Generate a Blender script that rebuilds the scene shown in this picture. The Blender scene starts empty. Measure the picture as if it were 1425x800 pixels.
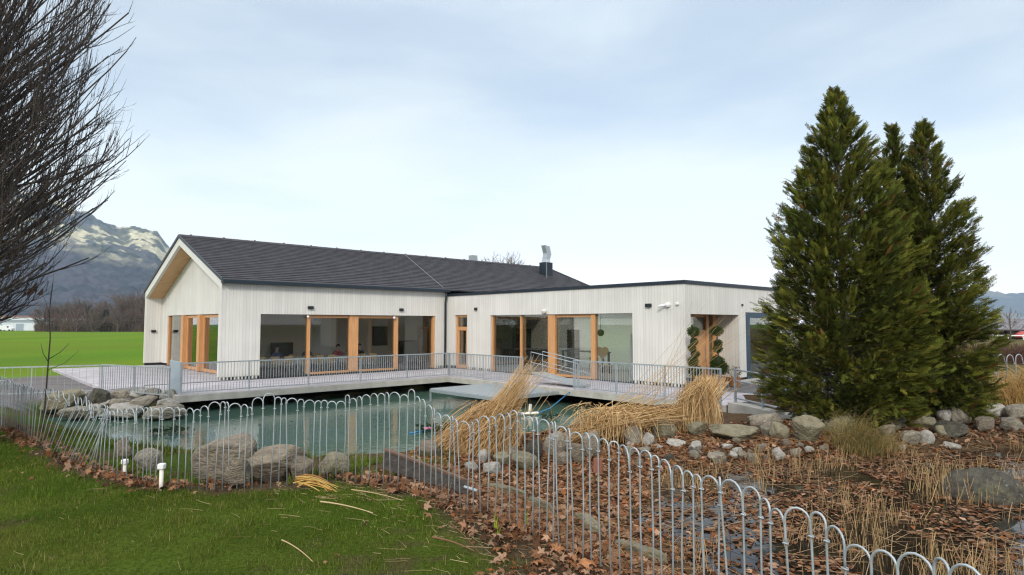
import bpy, bmesh, math, random
import numpy as np
from mathutils import Vector, Matrix
R = math.radians
S = bpy.context.scene
COL = S.collection
# ------------------------------------------------------------------ camera
CAM_H = 2.35
FPX = 868.19                      # focal length in pixels of the 1425 px wide photograph
PITCH = math.atan(51.18 / FPX)
cam_d = bpy.data.cameras.new('camera')
cam = bpy.data.objects.new('camera', cam_d)
COL.objects.link(cam)
cam.location = (0, 0, CAM_H)
cam.rotation_euler = (math.pi / 2 + PITCH, 0, 0)
cam_d.sensor_width = 36
cam_d.lens = 36 * FPX / 1425
cam_d.clip_start = 0.05
cam_d.clip_end = 30000
S.camera = cam
# ------------------------------------------------------------------ sky, sun, exposure
SUN_EL, SUN_AZ = R(30), R(188)    # azimuth clockwise from +Y: behind the camera
W_ = bpy.data.worlds.new('World')
S.world = W_
W_.use_nodes = True
wt = W_.node_tree
for n in list(wt.nodes): wt.nodes.remove(n)
def wn(t, **k):
    n = wt.nodes.new(t)
    for a, b in k.items(): setattr(n, a, b)
    return n
sky = wn('ShaderNodeTexSky', sky_type='NISHITA', sun_disc=False, sun_elevation=SUN_EL, sun_rotation=SUN_AZ)
sky.air_density = 1.0; sky.dust_density = 1.5; sky.ozone_density = 1.5
tc = wn('ShaderNodeTexCoord')
mp = wn('ShaderNodeMapping'); mp.inputs['Scale'].default_value = (1.3, 1.3, 5.5); mp.inputs['Location'].default_value = (3.1, .4, 1.7)
nz = wn('ShaderNodeTexNoise'); nz.inputs['Scale'].default_value = 1.5; nz.inputs['Detail'].default_value = 5; nz.inputs['Roughness'].default_value = .5; nz.inputs['Distortion'].default_value = .35
sep = wn('ShaderNodeSeparateXYZ')
hor = wn('ShaderNodeMapRange'); hor.inputs[1].default_value = .0; hor.inputs[2].default_value = .33; hor.inputs[3].default_value = .62; hor.inputs[4].default_value = .0
add = wn('ShaderNodeMath', operation='ADD')
rmp = wn('ShaderNodeMapRange', interpolation_type='SMOOTHSTEP'); rmp.inputs[1].default_value = .36; rmp.inputs[2].default_value = .86; rmp.inputs[3].default_value = .50; rmp.inputs[4].default_value = 1
zen = wn('ShaderNodeFloatCurve')            # brightness of the overcast from horizon (0) to zenith (1)
_c = zen.mapping.curves[0]
_c.points[0].location = (0, .62); _c.points[1].location = (1, 1.0)
for _p in ((.10, .52), (.22, .42), (.42, .37), (.62, .62)): _c.points.new(*_p)
zen.mapping.update()
cmul = wn('ShaderNodeVectorMath', operation='SCALE')
tint = wn('ShaderNodeMix', data_type='RGBA'); tint.inputs[6].default_value = (17.2, 16.6, 16.0, 1); tint.inputs[7].default_value = (14.6, 16.2, 16.8, 1)
tr_ = wn('ShaderNodeFloatCurve'); _t = tr_.mapping.curves[0]   # bluest at mid height, neutral at horizon and zenith
_t.points[0].location = (0, 0); _t.points[1].location = (1, .15)
for _p in ((.05, .1), (.2, 1), (.45, 1), (.65, .3)): _t.points.new(*_p)
tr_.mapping.update()
mix = wn('ShaderNodeMix', data_type='RGBA')
bg = wn('ShaderNodeBackground'); bg.inputs['Strength'].default_value = .1
out = wn('ShaderNodeOutputWorld')
L = wt.links.new
L(tc.outputs['Generated'], mp.inputs['Vector']); L(mp.outputs[0], nz.inputs['Vector']); L(tc.outputs['Generated'], sep.inputs[0])
L(sep.outputs['Z'], hor.inputs[0]); L(nz.outputs['Fac'], add.inputs[0]); L(hor.outputs[0], add.inputs[1]); L(add.outputs[0], rmp.inputs[0])
L(sep.outputs['Z'], tr_.inputs[1]); L(tr_.outputs[0], tint.inputs[0]); L(tint.outputs[2], cmul.inputs[0]); L(sep.outputs['Z'], zen.inputs[1]); L(zen.outputs[0], cmul.inputs['Scale'])
L(rmp.outputs[0], mix.inputs[0]); L(sky.outputs[0], mix.inputs[6]); L(cmul.outputs[0], mix.inputs[7])
L(mix.outputs[2], bg.inputs['Color']); L(bg.outputs[0], out.inputs['Surface'])
sun_d = bpy.data.lights.new('sun', 'SUN')
sun_d.energy = 1.5; sun_d.angle = R(10); sun_d.color = (1, .94, .85)
sun = bpy.data.objects.new('sun', sun_d); COL.objects.link(sun)
sv = Vector((math.sin(SUN_AZ) * math.cos(SUN_EL), math.cos(SUN_AZ) * math.cos(SUN_EL), math.sin(SUN_EL)))
sun.rotation_euler = (-sv).to_track_quat('-Z', 'Y').to_euler()
sun.location = (-20, -30, 30)
S.view_settings.view_transform = 'Standard'
S.view_settings.look = 'None'
S.view_settings.gamma = 1
S.view_settings.use_curve_mapping = False
S.view_settings.exposure = 0.8
S.render.engine = 'CYCLES'
S.cycles.use_denoising = True
S.cycles.denoising_input_passes = 'RGB_ALBEDO_NORMAL'
S.cycles.denoising_prefilter = 'NONE'
S.cycles.filter_width = 1.25
S.cycles.max_bounces = 8
S.cycles.transparent_max_bounces = 12
S.cycles.volume_bounces = 0
S.cycles.caustics_reflective = False
S.cycles.caustics_refractive = False
# ------------------------------------------------------------------ picture geometry
TH = 0.828
D1 = np.array([math.sin(TH), math.cos(TH)])
D2 = np.array([-math.cos(TH), math.sin(TH)])
A0 = np.array([-12.226, 26.244])      # near corner of the gabled wing, terrace level z = 0
GW, ZR, ZE, L1A, W2L, Z2, L1 = 13.226, 6.773, 4.275, 11.733, 14.824, 3.975, 26.41
def W(u, v, z=0.0):
    p = A0 + u * D1 + v * D2
    return (float(p[0]), float(p[1]), float(z))
def ray(px, py):
    a, b = (px - 712.5) / FPX, (400 - py) / FPX
    return np.array([a, math.cos(PITCH) - b * math.sin(PITCH), math.sin(PITCH) + b * math.cos(PITCH)])
def on_z(px, py, z):
    r = ray(px, py)
    return r * ((z - CAM_H) / r[2]) + np.array([0, 0, CAM_H])
def at_y(px, py, y):
    r = ray(px, py)
    return r * (y / r[1]) + np.array([0, 0, CAM_H])
def to_px(p):
    x, y, z = p[0], p[1], p[2] - CAM_H
    yc = y * math.cos(PITCH) + z * math.sin(PITCH); zc = -y * math.sin(PITCH) + z * math.cos(PITCH)
    return 712.5 + FPX * x / yc, 400 - FPX * zc / yc
# ------------------------------------------------------------------ objects
def tag(o, label=None, cat=None, group=None, kind=None):
    if label: o['label'] = label
    if cat: o['category'] = cat
    if group: o['group'] = group
    if kind: o['kind'] = kind
    return o
def thing(name, loc, label, cat, group=None, rz=0):
    o = bpy.data.objects.new(name, None)
    o.empty_display_size = .2
    COL.objects.link(o)
    o.location = loc; o.rotation_euler = (0, 0, rz)
    o['org'] = [float(k) for k in loc]
    return tag(o, label, cat, group)
def origin_of(o):
    while o is not None:
        if 'org' in o: return np.array(o['org'])
        o = o.parent
    return np.zeros(3)
def dup(root, loc, rz=0, label=None, group=None, scale=None):
    r = root.copy(); COL.objects.link(r); r.location = loc; r.rotation_euler = (0, 0, rz)
    if label: r['label'] = label
    if group: r['group'] = group
    if scale is not None: r.scale = (scale,) * 3
    for ch in list(root.children):
        c = ch.copy(); COL.objects.link(c); c.parent = r
        for g in ch.children:
            d = g.copy(); COL.objects.link(d); d.parent = c
    return r
def link_mesh(name, me, m, parent=None, smooth=False):
    o = bpy.data.objects.new(name, me)
    COL.objects.link(o)
    if m is not None: me.materials.append(m)
    if parent is not None: o.parent = parent
    if smooth: me.polygons.foreach_set('use_smooth', [True] * len(me.polygons))
    return o
def np_mesh(name, V, F, m, parent=None, col=None, smooth=False, world=True):
    """V (n,3), F (k,c) faces of one size; world coordinates are moved to the parent's origin"""
    V = np.asarray(V, dtype=np.float64)
    if parent is not None and world: V = V - origin_of(parent)
    F = np.asarray(F, dtype=np.int32)
    me = bpy.data.meshes.new(name)
    me.vertices.add(len(V)); me.vertices.foreach_set('co', V.astype(np.float32).ravel())
    k = F.shape[1]
    me.loops.add(F.size); me.loops.foreach_set('vertex_index', F.ravel())
    me.polygons.add(len(F))
    me.polygons.foreach_set('loop_start', np.arange(0, F.size, k, dtype=np.int32))
    me.update(calc_edges=True)
    if col is not None:
        ca = me.color_attributes.new('Col', 'FLOAT_COLOR', 'POINT')
        c4 = np.ones((len(V), 4), np.float32); c4[:, :3] = col
        ca.data.foreach_set('color', c4.ravel())
    return link_mesh(name, me, m, parent, smooth)
class MB:
    def __init__(s): s.v = []; s.f = []
    def add(s, vs, fs):
        b = len(s.v); s.v += [tuple(map(float, p)) for p in vs]; s.f += [tuple(b + i for i in f) for f in fs]; return s
    def hexa(s, p):          # 8 points: bottom ring, top ring
        return s.add(p, [(3, 2, 1, 0), (4, 5, 6, 7), (0, 1, 5, 4), (1, 2, 6, 5), (2, 3, 7, 6), (3, 0, 4, 7)])
    def box(s, x0, x1, y0, y1, z0, z1):
        return s.hexa([(x0, y0, z0), (x1, y0, z0), (x1, y1, z0), (x0, y1, z0), (x0, y0, z1), (x1, y0, z1), (x1, y1, z1), (x0, y1, z1)])
    def ub(s, u0, u1, v0, v1, z0, z1):     # box in the building's own directions
        return s.hexa([W(u0, v0, z0), W(u1, v0, z0), W(u1, v1, z0), W(u0, v1, z0), W(u0, v0, z1), W(u1, v0, z1), W(u1, v1, z1), W(u0, v1, z1)])
    def prism_u(s, poly, u0, u1):          # polygon of (v, z) pulled along u
        n = len(poly)
        return s.add([W(u0, v, z) for v, z in poly] + [W(u1, v, z) for v, z in poly],
                     [tuple(range(n)), tuple(range(2 * n - 1, n - 1, -1))] + [(i, i + n, (i + 1) % n + n, (i + 1) % n) for i in range(n)])
    def prism_z(s, poly, z0, z1):          # polygon of (x, y) pulled up
        n = len(poly)
        return s.add([(x, y, z0) for x, y in poly] + [(x, y, z1) for x, y in poly],
                     [tuple(range(n - 1, -1, -1)), tuple(range(n, 2 * n))] + [(i, (i + 1) % n, (i + 1) % n + n, i + n) for i in range(n)])
    def tube(s, pts, r, n=8, cap=True):
        pts = [np.array(p, float) for p in pts]
        rr = r if hasattr(r, '__len__') else [r] * len(pts)
        b = len(s.v); m = len(pts)
        t0 = pts[1] - pts[0]
        ref = np.array([0, 0, 1.]) if abs(t0[2]) < .9 * np.linalg.norm(t0) else np.array([1., 0, 0])
        for i, p in enumerate(pts):
            t = pts[min(i + 1, m - 1)] - pts[max(i - 1, 0)]
            t = t / (np.linalg.norm(t) + 1e-9)
            a = np.cross(t, ref); na = np.linalg.norm(a)
            if na < 1e-3: a = np.cross(t, [0.3, 1, .2]); na = np.linalg.norm(a)
            a /= na; c = np.cross(t, a); ref = np.cross(a, t)
            for k in range(n):
                q = 2 * math.pi * k / n
                s.v.append(tuple(p + rr[i] * (math.cos(q) * a + math.sin(q) * c)))
        for i in range(m - 1):
            for k in range(n):
                s.f.append((b + i * n + k, b + i * n + (k + 1) % n, b + (i + 1) * n + (k + 1) % n, b + (i + 1) * n + k))
        if cap:
            s.f.append(tuple(b + k for k in range(n - 1, -1, -1))); s.f.append(tuple(b + (m - 1) * n + k for k in range(n)))
        return s
    def ball(s, c, r, n=12, m=8, sc=(1, 1, 1)):
        b = len(s.v)
        for i in range(m + 1):
            f = math.pi * i / m
            for k in range(n):
                q = 2 * math.pi * k / n
                s.v.append((c[0] + r * sc[0] * math.sin(f) * math.cos(q), c[1] + r * sc[1] * math.sin(f) * math.sin(q), c[2] - r * sc[2] * math.cos(f)))
        for i in range(m):
            for k in range(n):
                s.f.append((b + i * n + k, b + i * n + (k + 1) % n, b + (i + 1) * n + (k + 1) % n, b + (i + 1) * n + k))
        return s
    def lathe(s, c, prof, n=16):
        b = len(s.v)
        for r, z in prof:
            for k in range(n):
                q = 2 * math.pi * k / n
                s.v.append((c[0] + r * math.cos(q), c[1] + r * math.sin(q), c[2] + z))
        for i in range(len(prof) - 1):
            for k in range(n):
                s.f.append((b + i * n + k, b + i * n + (k + 1) % n, b + (i + 1) * n + (k + 1) % n, b + (i + 1) * n + k))
        return s
    def build(s, name, m, parent=None, smooth=False, bevel=0, local=False):
        o = np.zeros(3) if (parent is None or local) else origin_of(parent)
        me = bpy.data.meshes.new(name)
        me.from_pydata([(p[0] - o[0], p[1] - o[1], p[2] - o[2]) for p in s.v], [], s.f)
        bm = bmesh.new(); bm.from_mesh(me); bmesh.ops.recalc_face_normals(bm, faces=bm.faces); bm.to_mesh(me); bm.free()
        ob = link_mesh(name, me, m, parent, smooth)
        if bevel:
            b = ob.modifiers.new('Bevel', 'BEVEL'); b.width = bevel; b.segments = 2; b.limit_method = 'ANGLE'
        return ob
def batch_tubes(P, Rr, n=3):
    """P (k,m,3) centre lines, Rr (k,m) radii -> vertices, quads"""
    P = np.asarray(P, float); k, m, _ = P.shape
    T = np.empty_like(P); T[:, 1:-1] = P[:, 2:] - P[:, :-2]; T[:, 0] = P[:, 1] - P[:, 0]; T[:, -1] = P[:, -1] - P[:, -2]
    T /= np.linalg.norm(T, axis=2, keepdims=True) + 1e-9
    a = np.cross(T, np.array([.31, .52, .79])); a /= np.linalg.norm(a, axis=2, keepdims=True) + 1e-9
    c = np.cross(T, a)
    q = 2 * np.pi * np.arange(n) / n
    V = P[:, :, None, :] + Rr[:, :, None, None] * (np.cos(q)[None, None, :, None] * a[:, :, None, :] + np.sin(q)[None, None, :, None] * c[:, :, None, :])
    idx = np.arange(k * m * n).reshape(k, m, n)
    i0 = idx[:, :-1, :]; i1 = np.roll(i0, -1, 2); j0 = idx[:, 1:, :]; j1 = np.roll(j0, -1, 2)
    return V.reshape(-1, 3), np.stack([i0, i1, j1, j0], -1).reshape(-1, 4)
def rot_batch(rng, n, tilt):
    """random yaw, then a tilt of up to `tilt` about a random horizontal axis"""
    ya = rng.uniform(0, 2 * np.pi, n); ax = rng.uniform(0, 2 * np.pi, n); ti = rng.uniform(0, 1, n) * tilt
    cy, sy = np.cos(ya), np.sin(ya); Z = np.zeros(n); O = np.ones(n)
    Ry = np.stack([np.stack([cy, -sy, Z], -1), np.stack([sy, cy, Z], -1), np.stack([Z, Z, O], -1)], 1)
    kx, ky = np.cos(ax), np.sin(ax); c, s = np.cos(ti), np.sin(ti); C = 1 - c
    Rt = np.stack([np.stack([c + kx * kx * C, kx * ky * C, ky * s], -1), np.stack([kx * ky * C, c + ky * ky * C, -kx * s], -1), np.stack([-ky * s, kx * s, c], -1)], 1)
    return Rt @ Ry
def scatter(T, F, pos, rot, scl):
    n = len(pos); V = np.einsum('nij,kj->nki', rot, T) * np.asarray(scl).reshape(n, 1, -1) + np.asarray(pos)[:, None, :]
    Fi = F[None] + (np.arange(n) * len(T))[:, None, None]
    return V.reshape(-1, 3), Fi.reshape(-1, F.shape[1])
# ------------------------------------------------------------------ materials
M = {}
def mat(name, col=(.5, .5, .5), rough=.6, metal=0., spec=.5):
    m = bpy.data.materials.new(name); m.use_nodes = True; M[name] = m
    b = m.node_tree.nodes['Principled BSDF']
    b.inputs['Base Color'].default_value = (*col, 1); b.inputs['Roughness'].default_value = rough
    b.inputs['Metallic'].default_value = metal; b.inputs['Specular IOR Level'].default_value = spec
    return m
def nodes(m): return m.node_tree.nodes, m.node_tree.links.new, m.node_tree.nodes['Principled BSDF']
def noise_mat(name, c0, c1, scale=8, detail=5, rough=.7, bump=0., bscale=None, stretch=(1, 1, 1), metal=0., spec=.5, coord='Object', lo=.3, hi=.7, rand=0., spots=None):
    m = mat(name, c0, rough, metal, spec)
    N, LK, b = nodes(m)
    t = N.new('ShaderNodeTexCoord'); mpn = N.new('ShaderNodeMapping'); mpn.inputs['Scale'].default_value = stretch
    z = N.new('ShaderNodeTexNoise'); z.inputs['Scale'].default_value = scale; z.inputs['Detail'].default_value = detail; z.inputs['Roughness'].default_value = .6
    r = N.new('ShaderNodeValToRGB'); r.color_ramp.elements[0].position = lo; r.color_ramp.elements[1].position = hi
    r.color_ramp.elements[0].color = (*c0, 1); r.color_ramp.elements[1].color = (*c1, 1)
    LK(t.outputs[coord], mpn.inputs[0]); LK(mpn.outputs[0], z.inputs['Vector']); LK(z.outputs['Fac'], r.inputs[0])
    src = r.outputs[0]
    if spots:                       # lichen, moss and dark seams on stone
        for sc_, cc, p0, p1, am in spots:
            zs = N.new('ShaderNodeTexNoise'); zs.inputs['Scale'].default_value = sc_; zs.inputs['Detail'].default_value = 8; zs.inputs['Roughness'].default_value = .7
            ms = N.new('ShaderNodeMapRange'); ms.inputs[1].default_value = p0; ms.inputs[2].default_value = p1; ms.inputs[4].default_value = am
            mc = N.new('ShaderNodeMix'); mc.data_type = 'RGBA'; mc.inputs[7].default_value = (*cc, 1)
            LK(mpn.outputs[0], zs.inputs['Vector']); LK(zs.outputs['Fac'], ms.inputs[0]); LK(ms.outputs[0], mc.inputs[0]); LK(src, mc.inputs[6]); src = mc.outputs[2]
    if rand:
        oi = N.new('ShaderNodeObjectInfo'); mr = N.new('ShaderNodeMapRange'); mr.inputs[3].default_value = 1 - rand; mr.inputs[4].default_value = 1 + rand
        vm = N.new('ShaderNodeVectorMath'); vm.operation = 'SCALE'
        LK(oi.outputs['Random'], mr.inputs[0]); LK(src, vm.inputs[0]); LK(mr.outputs[0], vm.inputs['Scale']); src = vm.outputs[0]
    LK(src, b.inputs['Base Color'])
    if bump:
        z2 = N.new('ShaderNodeTexNoise'); z2.inputs['Scale'].default_value = bscale or scale * 3; z2.inputs['Detail'].default_value = 6
        bp = N.new('ShaderNodeBump'); bp.inputs['Strength'].default_value = bump; bp.inputs['Distance'].default_value = .05
        LK(mpn.outputs[0], z2.inputs['Vector']); LK(z2.outputs['Fac'], bp.inputs['Height']); LK(bp.outputs[0], b.inputs['Normal'])
    return m
def attr_mat(name, rough=.9, spec=.05, noise=0., nscale=20, bump=0., bscale=60, trans=0.):
    m = mat(name, (.5, .5, .5), rough, 0, spec)
    N, LK, b = nodes(m)
    a = N.new('ShaderNodeAttribute'); a.attribute_name = 'Col'
    src = a.outputs['Color']
    if noise or bump: t = N.new('ShaderNodeTexCoord')
    if noise:
        z = N.new('ShaderNodeTexNoise'); z.inputs['Scale'].default_value = nscale; z.inputs['Detail'].default_value = 8; z.inputs['Roughness'].default_value = .65
        mr = N.new('ShaderNodeMapRange'); mr.inputs[1].default_value = .25; mr.inputs[2].default_value = .75; mr.inputs[3].default_value = 1 - noise; mr.inputs[4].default_value = 1 + noise
        vm = N.new('ShaderNodeVectorMath'); vm.operation = 'SCALE'
        LK(t.outputs['Object'], z.inputs['Vector']); LK(z.outputs['Fac'], mr.inputs[0]); LK(src, vm.inputs[0]); LK(mr.outputs[0], vm.inputs['Scale']); src = vm.outputs[0]
    if bump:
        z2 = N.new('ShaderNodeTexNoise'); z2.inputs['Scale'].default_value = bscale; z2.inputs['Detail'].default_value = 6
        bp = N.new('ShaderNodeBump'); bp.inputs['Strength'].default_value = bump; bp.inputs['Distance'].default_value = .03
        LK(t.outputs['Object'], z2.inputs['Vector']); LK(z2.outputs['Fac'], bp.inputs['Height']); LK(bp.outputs[0], b.inputs['Normal'])
    LK(src, b.inputs['Base Color'])
    if trans:
        tr = N.new('ShaderNodeBsdfTranslucent'); mx = N.new('ShaderNodeMixShader'); mx.inputs[0].default_value = trans
        LK(src, tr.inputs['Color']); LK(b.outputs[0], mx.inputs[1]); LK(tr.outputs[0], mx.inputs[2]); LK(mx.outputs[0], N['Material Output'].inputs['Surface'])
    return m
def board_mat(name, base, width=.14, var=.10, groove=.35, rough=.75, grain=(30, 30, 1.2)):
    """vertical boards: position along the wall in the building's directions"""
    m = mat(name, base, rough, 0, .25)
    N, LK, b = nodes(m)
    g = N.new('ShaderNodeNewGeometry')
    d = N.new('ShaderNodeVectorMath'); d.operation = 'DOT_PRODUCT'; d.inputs[1].default_value = (float(D1[0] + D2[0]), float(D1[1] + D2[1]), 0)
    LK(g.outputs['Position'], d.inputs[0])
    dv = N.new('ShaderNodeMath'); dv.operation = 'DIVIDE'; dv.inputs[1].default_value = width; LK(d.outputs['Value'], dv.inputs[0])
    fl = N.new('ShaderNodeMath'); fl.operation = 'FLOOR'; LK(dv.outputs[0], fl.inputs[0])
    fr = N.new('ShaderNodeMath'); fr.operation = 'FRACT'; LK(dv.outputs[0], fr.inputs[0])
    wnz = N.new('ShaderNodeTexWhiteNoise'); wnz.noise_dimensions = '1D'; LK(fl.outputs[0], wnz.inputs['W'])
    mp_ = N.new('ShaderNodeMapping'); mp_.inputs['Scale'].default_value = grain; LK(g.outputs['Position'], mp_.inputs[0])
    z = N.new('ShaderNodeTexNoise'); z.inputs['Scale'].default_value = 1; z.inputs['Detail'].default_value = 6; LK(mp_.outputs[0], z.inputs['Vector'])
    z3 = N.new('ShaderNodeTexNoise'); z3.inputs['Scale'].default_value = .7; z3.inputs['Detail'].default_value = 3; LK(g.outputs['Position'], z3.inputs['Vector'])
    r1 = N.new('ShaderNodeMapRange'); r1.inputs[3].default_value = 1 - var; r1.inputs[4].default_value = 1 + var; LK(wnz.outputs['Value'], r1.inputs[0])
    r2 = N.new('ShaderNodeMapRange'); r2.inputs[1].default_value = .3; r2.inputs[2].default_value = .7; r2.inputs[3].default_value = 1 - var; r2.inputs[4].default_value = 1 + var * .8; LK(z.outputs['Fac'], r2.inputs[0])
    r3 = N.new('ShaderNodeMapRange'); r3.inputs[1].default_value = .3; r3.inputs[2].default_value = .7; r3.inputs[3].default_value = .94; r3.inputs[4].default_value = 1.04; LK(z3.outputs['Fac'], r3.inputs[0])
    k1 = N.new('ShaderNodeMath'); k1.operation = 'MULTIPLY'; LK(r1.outputs[0], k1.inputs[0]); LK(r2.outputs[0], k1.inputs[1])
    k2 = N.new('ShaderNodeMath'); k2.operation = 'MULTIPLY'; LK(k1.outputs[0], k2.inputs[0]); LK(r3.outputs[0], k2.inputs[1])
    vm = N.new('ShaderNodeVectorMath'); vm.operation = 'SCALE'; vm.inputs[0].default_value = base; LK(k2.outputs[0], vm.inputs['Scale'])
    pg = N.new('ShaderNodeMath'); pg.operation = 'PINGPONG'; pg.inputs[1].default_value = .5; LK(fr.outputs[0], pg.inputs[0])
    mr = N.new('ShaderNodeMapRange'); mr.inputs[1].default_value = 0; mr.inputs[2].default_value = .07; LK(pg.outputs[0], mr.inputs[0])
    jt_ = N.new('ShaderNodeMapRange'); jt_.inputs[3].default_value = .70; LK(mr.outputs[0], jt_.inputs[0])
    v2 = N.new('ShaderNodeVectorMath'); v2.operation = 'SCALE'; LK(vm.outputs[0], v2.inputs[0]); LK(jt_.outputs[0], v2.inputs['Scale']); LK(v2.outputs[0], b.inputs['Base Color'])
    bp = N.new('ShaderNodeBump'); bp.inputs['Strength'].default_value = groove; bp.inputs['Distance'].default_value = .02; LK(mr.outputs[0], bp.inputs['Height']); LK(bp.outputs[0], b.inputs['Normal'])
    return m
def glass_mat(name, tint, refl=1.0, rough=0.0):
    m = bpy.data.materials.new(name); m.use_nodes = True; M[name] = m
    N = m.node_tree.nodes; LK = m.node_tree.links.new
    for n in list(N): N.remove(n)
    o = N.new('ShaderNodeOutputMaterial'); t = N.new('ShaderNodeBsdfTransparent'); t.inputs[0].default_value = (*tint, 1)
    g = N.new('ShaderNodeBsdfGlossy'); g.inputs['Roughness'].default_value = rough; g.inputs['Color'].default_value = (.95, .97, .95, 1)
    f = N.new('ShaderNodeFresnel'); f.inputs[0].default_value = 1.5
    k = N.new('ShaderNodeMath'); k.operation = 'MULTIPLY'; k.inputs[1].default_value = refl; k.use_clamp = True
    mx = N.new('ShaderNodeMixShader')
    LK(f.outputs[0], k.inputs[0]); LK(k.outputs[0], mx.inputs[0]); LK(t.outputs[0], mx.inputs[1]); LK(g.outputs[0], mx.inputs[2]); LK(mx.outputs[0], o.inputs[0])
    return m
board_mat('white_boards', (.645, .63, .585), var=.045, groove=.3)
noise_mat('white_trim', (.63, .615, .57), (.68, .665, .62), 3, rough=.7)
noise_mat('larch', (.47, .225, .085), (.62, .33, .145), 3, rough=.5, stretch=(6, 6, .7))
noise_mat('larch_soffit', (.46, .27, .12), (.60, .38, .18), 2, rough=.6, stretch=(1, 6, 1))
mat('navy_metal', (.018, .027, .038), .42, .25)
mat('black_metal', (.012, .013, .015), .45)
noise_mat('galvanised', (.36, .40, .42), (.50, .54, .56), 14, rough=.42, metal=.55)
noise_mat('dull_wire', (.30, .335, .35), (.44, .48, .50), 9, rough=.5, metal=.35)
mat('steel', (.62, .64, .66), .25, 1.)
noise_mat('concrete', (.34, .325, .285), (.48, .46, .41), 2.5, rough=.85, bump=.3, bscale=30)
noise_mat('dark_concrete', (.10, .10, .085), (.17, .165, .145), 2, rough=.9, bump=.3)
mat('white_plastic', (.75, .75, .74), .4)
mat('white_cloth', (.72, .73, .75), .8)
mat('birch', (.55, .38, .2), .5)
mat('dark_wood', (.06, .04, .03), .5)
mat('charcoal', (.03, .032, .036), .6)
mat('plaster_taupe', (.74, .68, .58), .9)
mat('plaster_green', (.74, .84, .72), .85)
mat('plaster_white', (.80, .80, .77), .9)
mat('floor_dark', (.34, .29, .22), .5)
mat('skin', (.55, .33, .24), .6)
mat('hair_dark', (.03, .02, .015), .7)
mat('cloth_red', (.35, .04, .05), .9); mat('cloth_black', (.03, .03, .035), .9); mat('cloth_blue', (.05, .08, .18), .9); mat('cloth_grey', (.25, .25, .26), .9)
glass_mat('window_glass', (.93, .935, .92), .8)
glass_mat('gable_glass', (.62, .64, .61), 2.0)
# ------------------------------------------------------------------ terrain
FENCE = np.array([(-14.5, 16.6, .2), (-9.71, 12.29, .30), (-5.87, 8.45, .40), (-4.0, 7.05, .50), (-2.86, 6.93, .55), (-1.98, 7.37, .55), (-1.06, 6.87, .55),
                  (-.37, 6.1, .53), (.145, 5.5, .50), (.48, 4.9, .48), (.93, 4.2, .48), (1.39, 3.1, .48), (1.8, 2.35, .48), (2.3, 1.4, .48), (3.2, -1.2, .48), (4.5, -6, .48)])
def seg_dist(P, Q, closed=False):
    """distance of points P (n,2) from polyline Q and z along it"""
    best = np.full(len(P), 1e9); zz = np.zeros(len(P))
    n = len(Q)
    for i in range(n if closed else n - 1):
        a, b = Q[i], Q[(i + 1) % n]
        ab = b[:2] - a[:2]
        t = np.clip(((P - a[:2]) @ ab) / (ab @ ab), 0, 1)
        d = np.hypot(*(P - a[:2] - t[:, None] * ab).T)
        k = d < best
        best[k] = d[k]
        if Q.shape[1] > 2: zz[k] = a[2] + t[k] * (b[2] - a[2])
    return best, zz
def inside(P, Q):
    r = np.zeros(len(P), bool); n = len(Q)
    for i in range(n):
        a, b = Q[i], Q[(i + 1) % n]
        c = ((a[1] > P[:, 1]) != (b[1] > P[:, 1]))
        with np.errstate(divide='ignore', invalid='ignore'):
            xi = (b[0] - a[0]) * (P[:, 1] - a[1]) / (b[1] - a[1]) + a[0]
        r ^= c & (P[:, 0] < xi)
    return r
WATER, MARSH = -.60, -.10
pz = lambda x, y, z: tuple(on_z(x, y, z)[:2])
POND = np.array([pz(60, 588, WATER), pz(72, 579, WATER), pz(150, 579, WATER), pz(240, 575, WATER), W(-2.0, -3.6)[:2], W(-2., -1.0)[:2], W(10.6, -1.0)[:2], W(10.6, -16.5)[:2],
                 W(8.3, -18.0)[:2], pz(960, 585, WATER), pz(880, 588, WATER), pz(800, 602, WATER), pz(730, 622, WATER), pz(640, 642, WATER), pz(560, 657, WATER), pz(430, 664, WATER),
                 pz(330, 662, WATER), pz(256, 652, WATER), pz(215, 645, WATER), pz(175, 634, WATER), pz(125, 609, WATER)])
MARSHP = np.array([pz(880, 720, MARSH), pz(950, 660, MARSH), pz(1040, 645, MARSH), pz(1130, 646, MARSH), pz(1250, 640, MARSH), pz(1330, 628, MARSH), pz(1425, 622, MARSH), (14, 11), (17, 8), (12, 2.5), (7, 1.0), (4.6, 2.6), (3.2, 4.3), (2.2, 5.6)])
def vnoise(x, y, s, seed=0):
    """smooth value noise"""
    rng = np.random.RandomState(seed); G = rng.rand(64, 64)
    x = np.asarray(x) / s; y = np.asarray(y) / s
    xi = np.floor(x).astype(int); yi = np.floor(y).astype(int); fx = x - xi; fy = y - yi
    fx = fx * fx * (3 - 2 * fx); fy = fy * fy * (3 - 2 * fy)
    g = lambda a, b: G[a % 64, b % 64]
    return (g(xi, yi) * (1 - fx) + g(xi + 1, yi) * fx) * (1 - fy) + (g(xi, yi + 1) * (1 - fx) + g(xi + 1, yi + 1) * fx) * fy
def sst(a, b, x):
    t = np.clip((x - a) / (b - a), 0, 1); return t * t * (3 - 2 * t)
fx_ = FENCE[:, 0]; fy_ = FENCE[:, 1]
def zones(x, y):
    P = np.stack([x, y], -1)
    d, zf = seg_dist(P, FENCE)
    s = np.where(y > np.interp(x, fx_, fy_), d, -d)
    s = np.where(x < fx_[0], np.where(y > fy_[0] + (fx_[0] - x) * .9, d, -d), s)
    dp, _ = seg_dist(P, POND, True); dp = np.where(inside(P, POND), -dp, dp)
    dm, _ = seg_dist(P, MARSHP, True); dm = np.where(inside(P, MARSHP), -dm, dm)
    return s, zf, dp, dm
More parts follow.
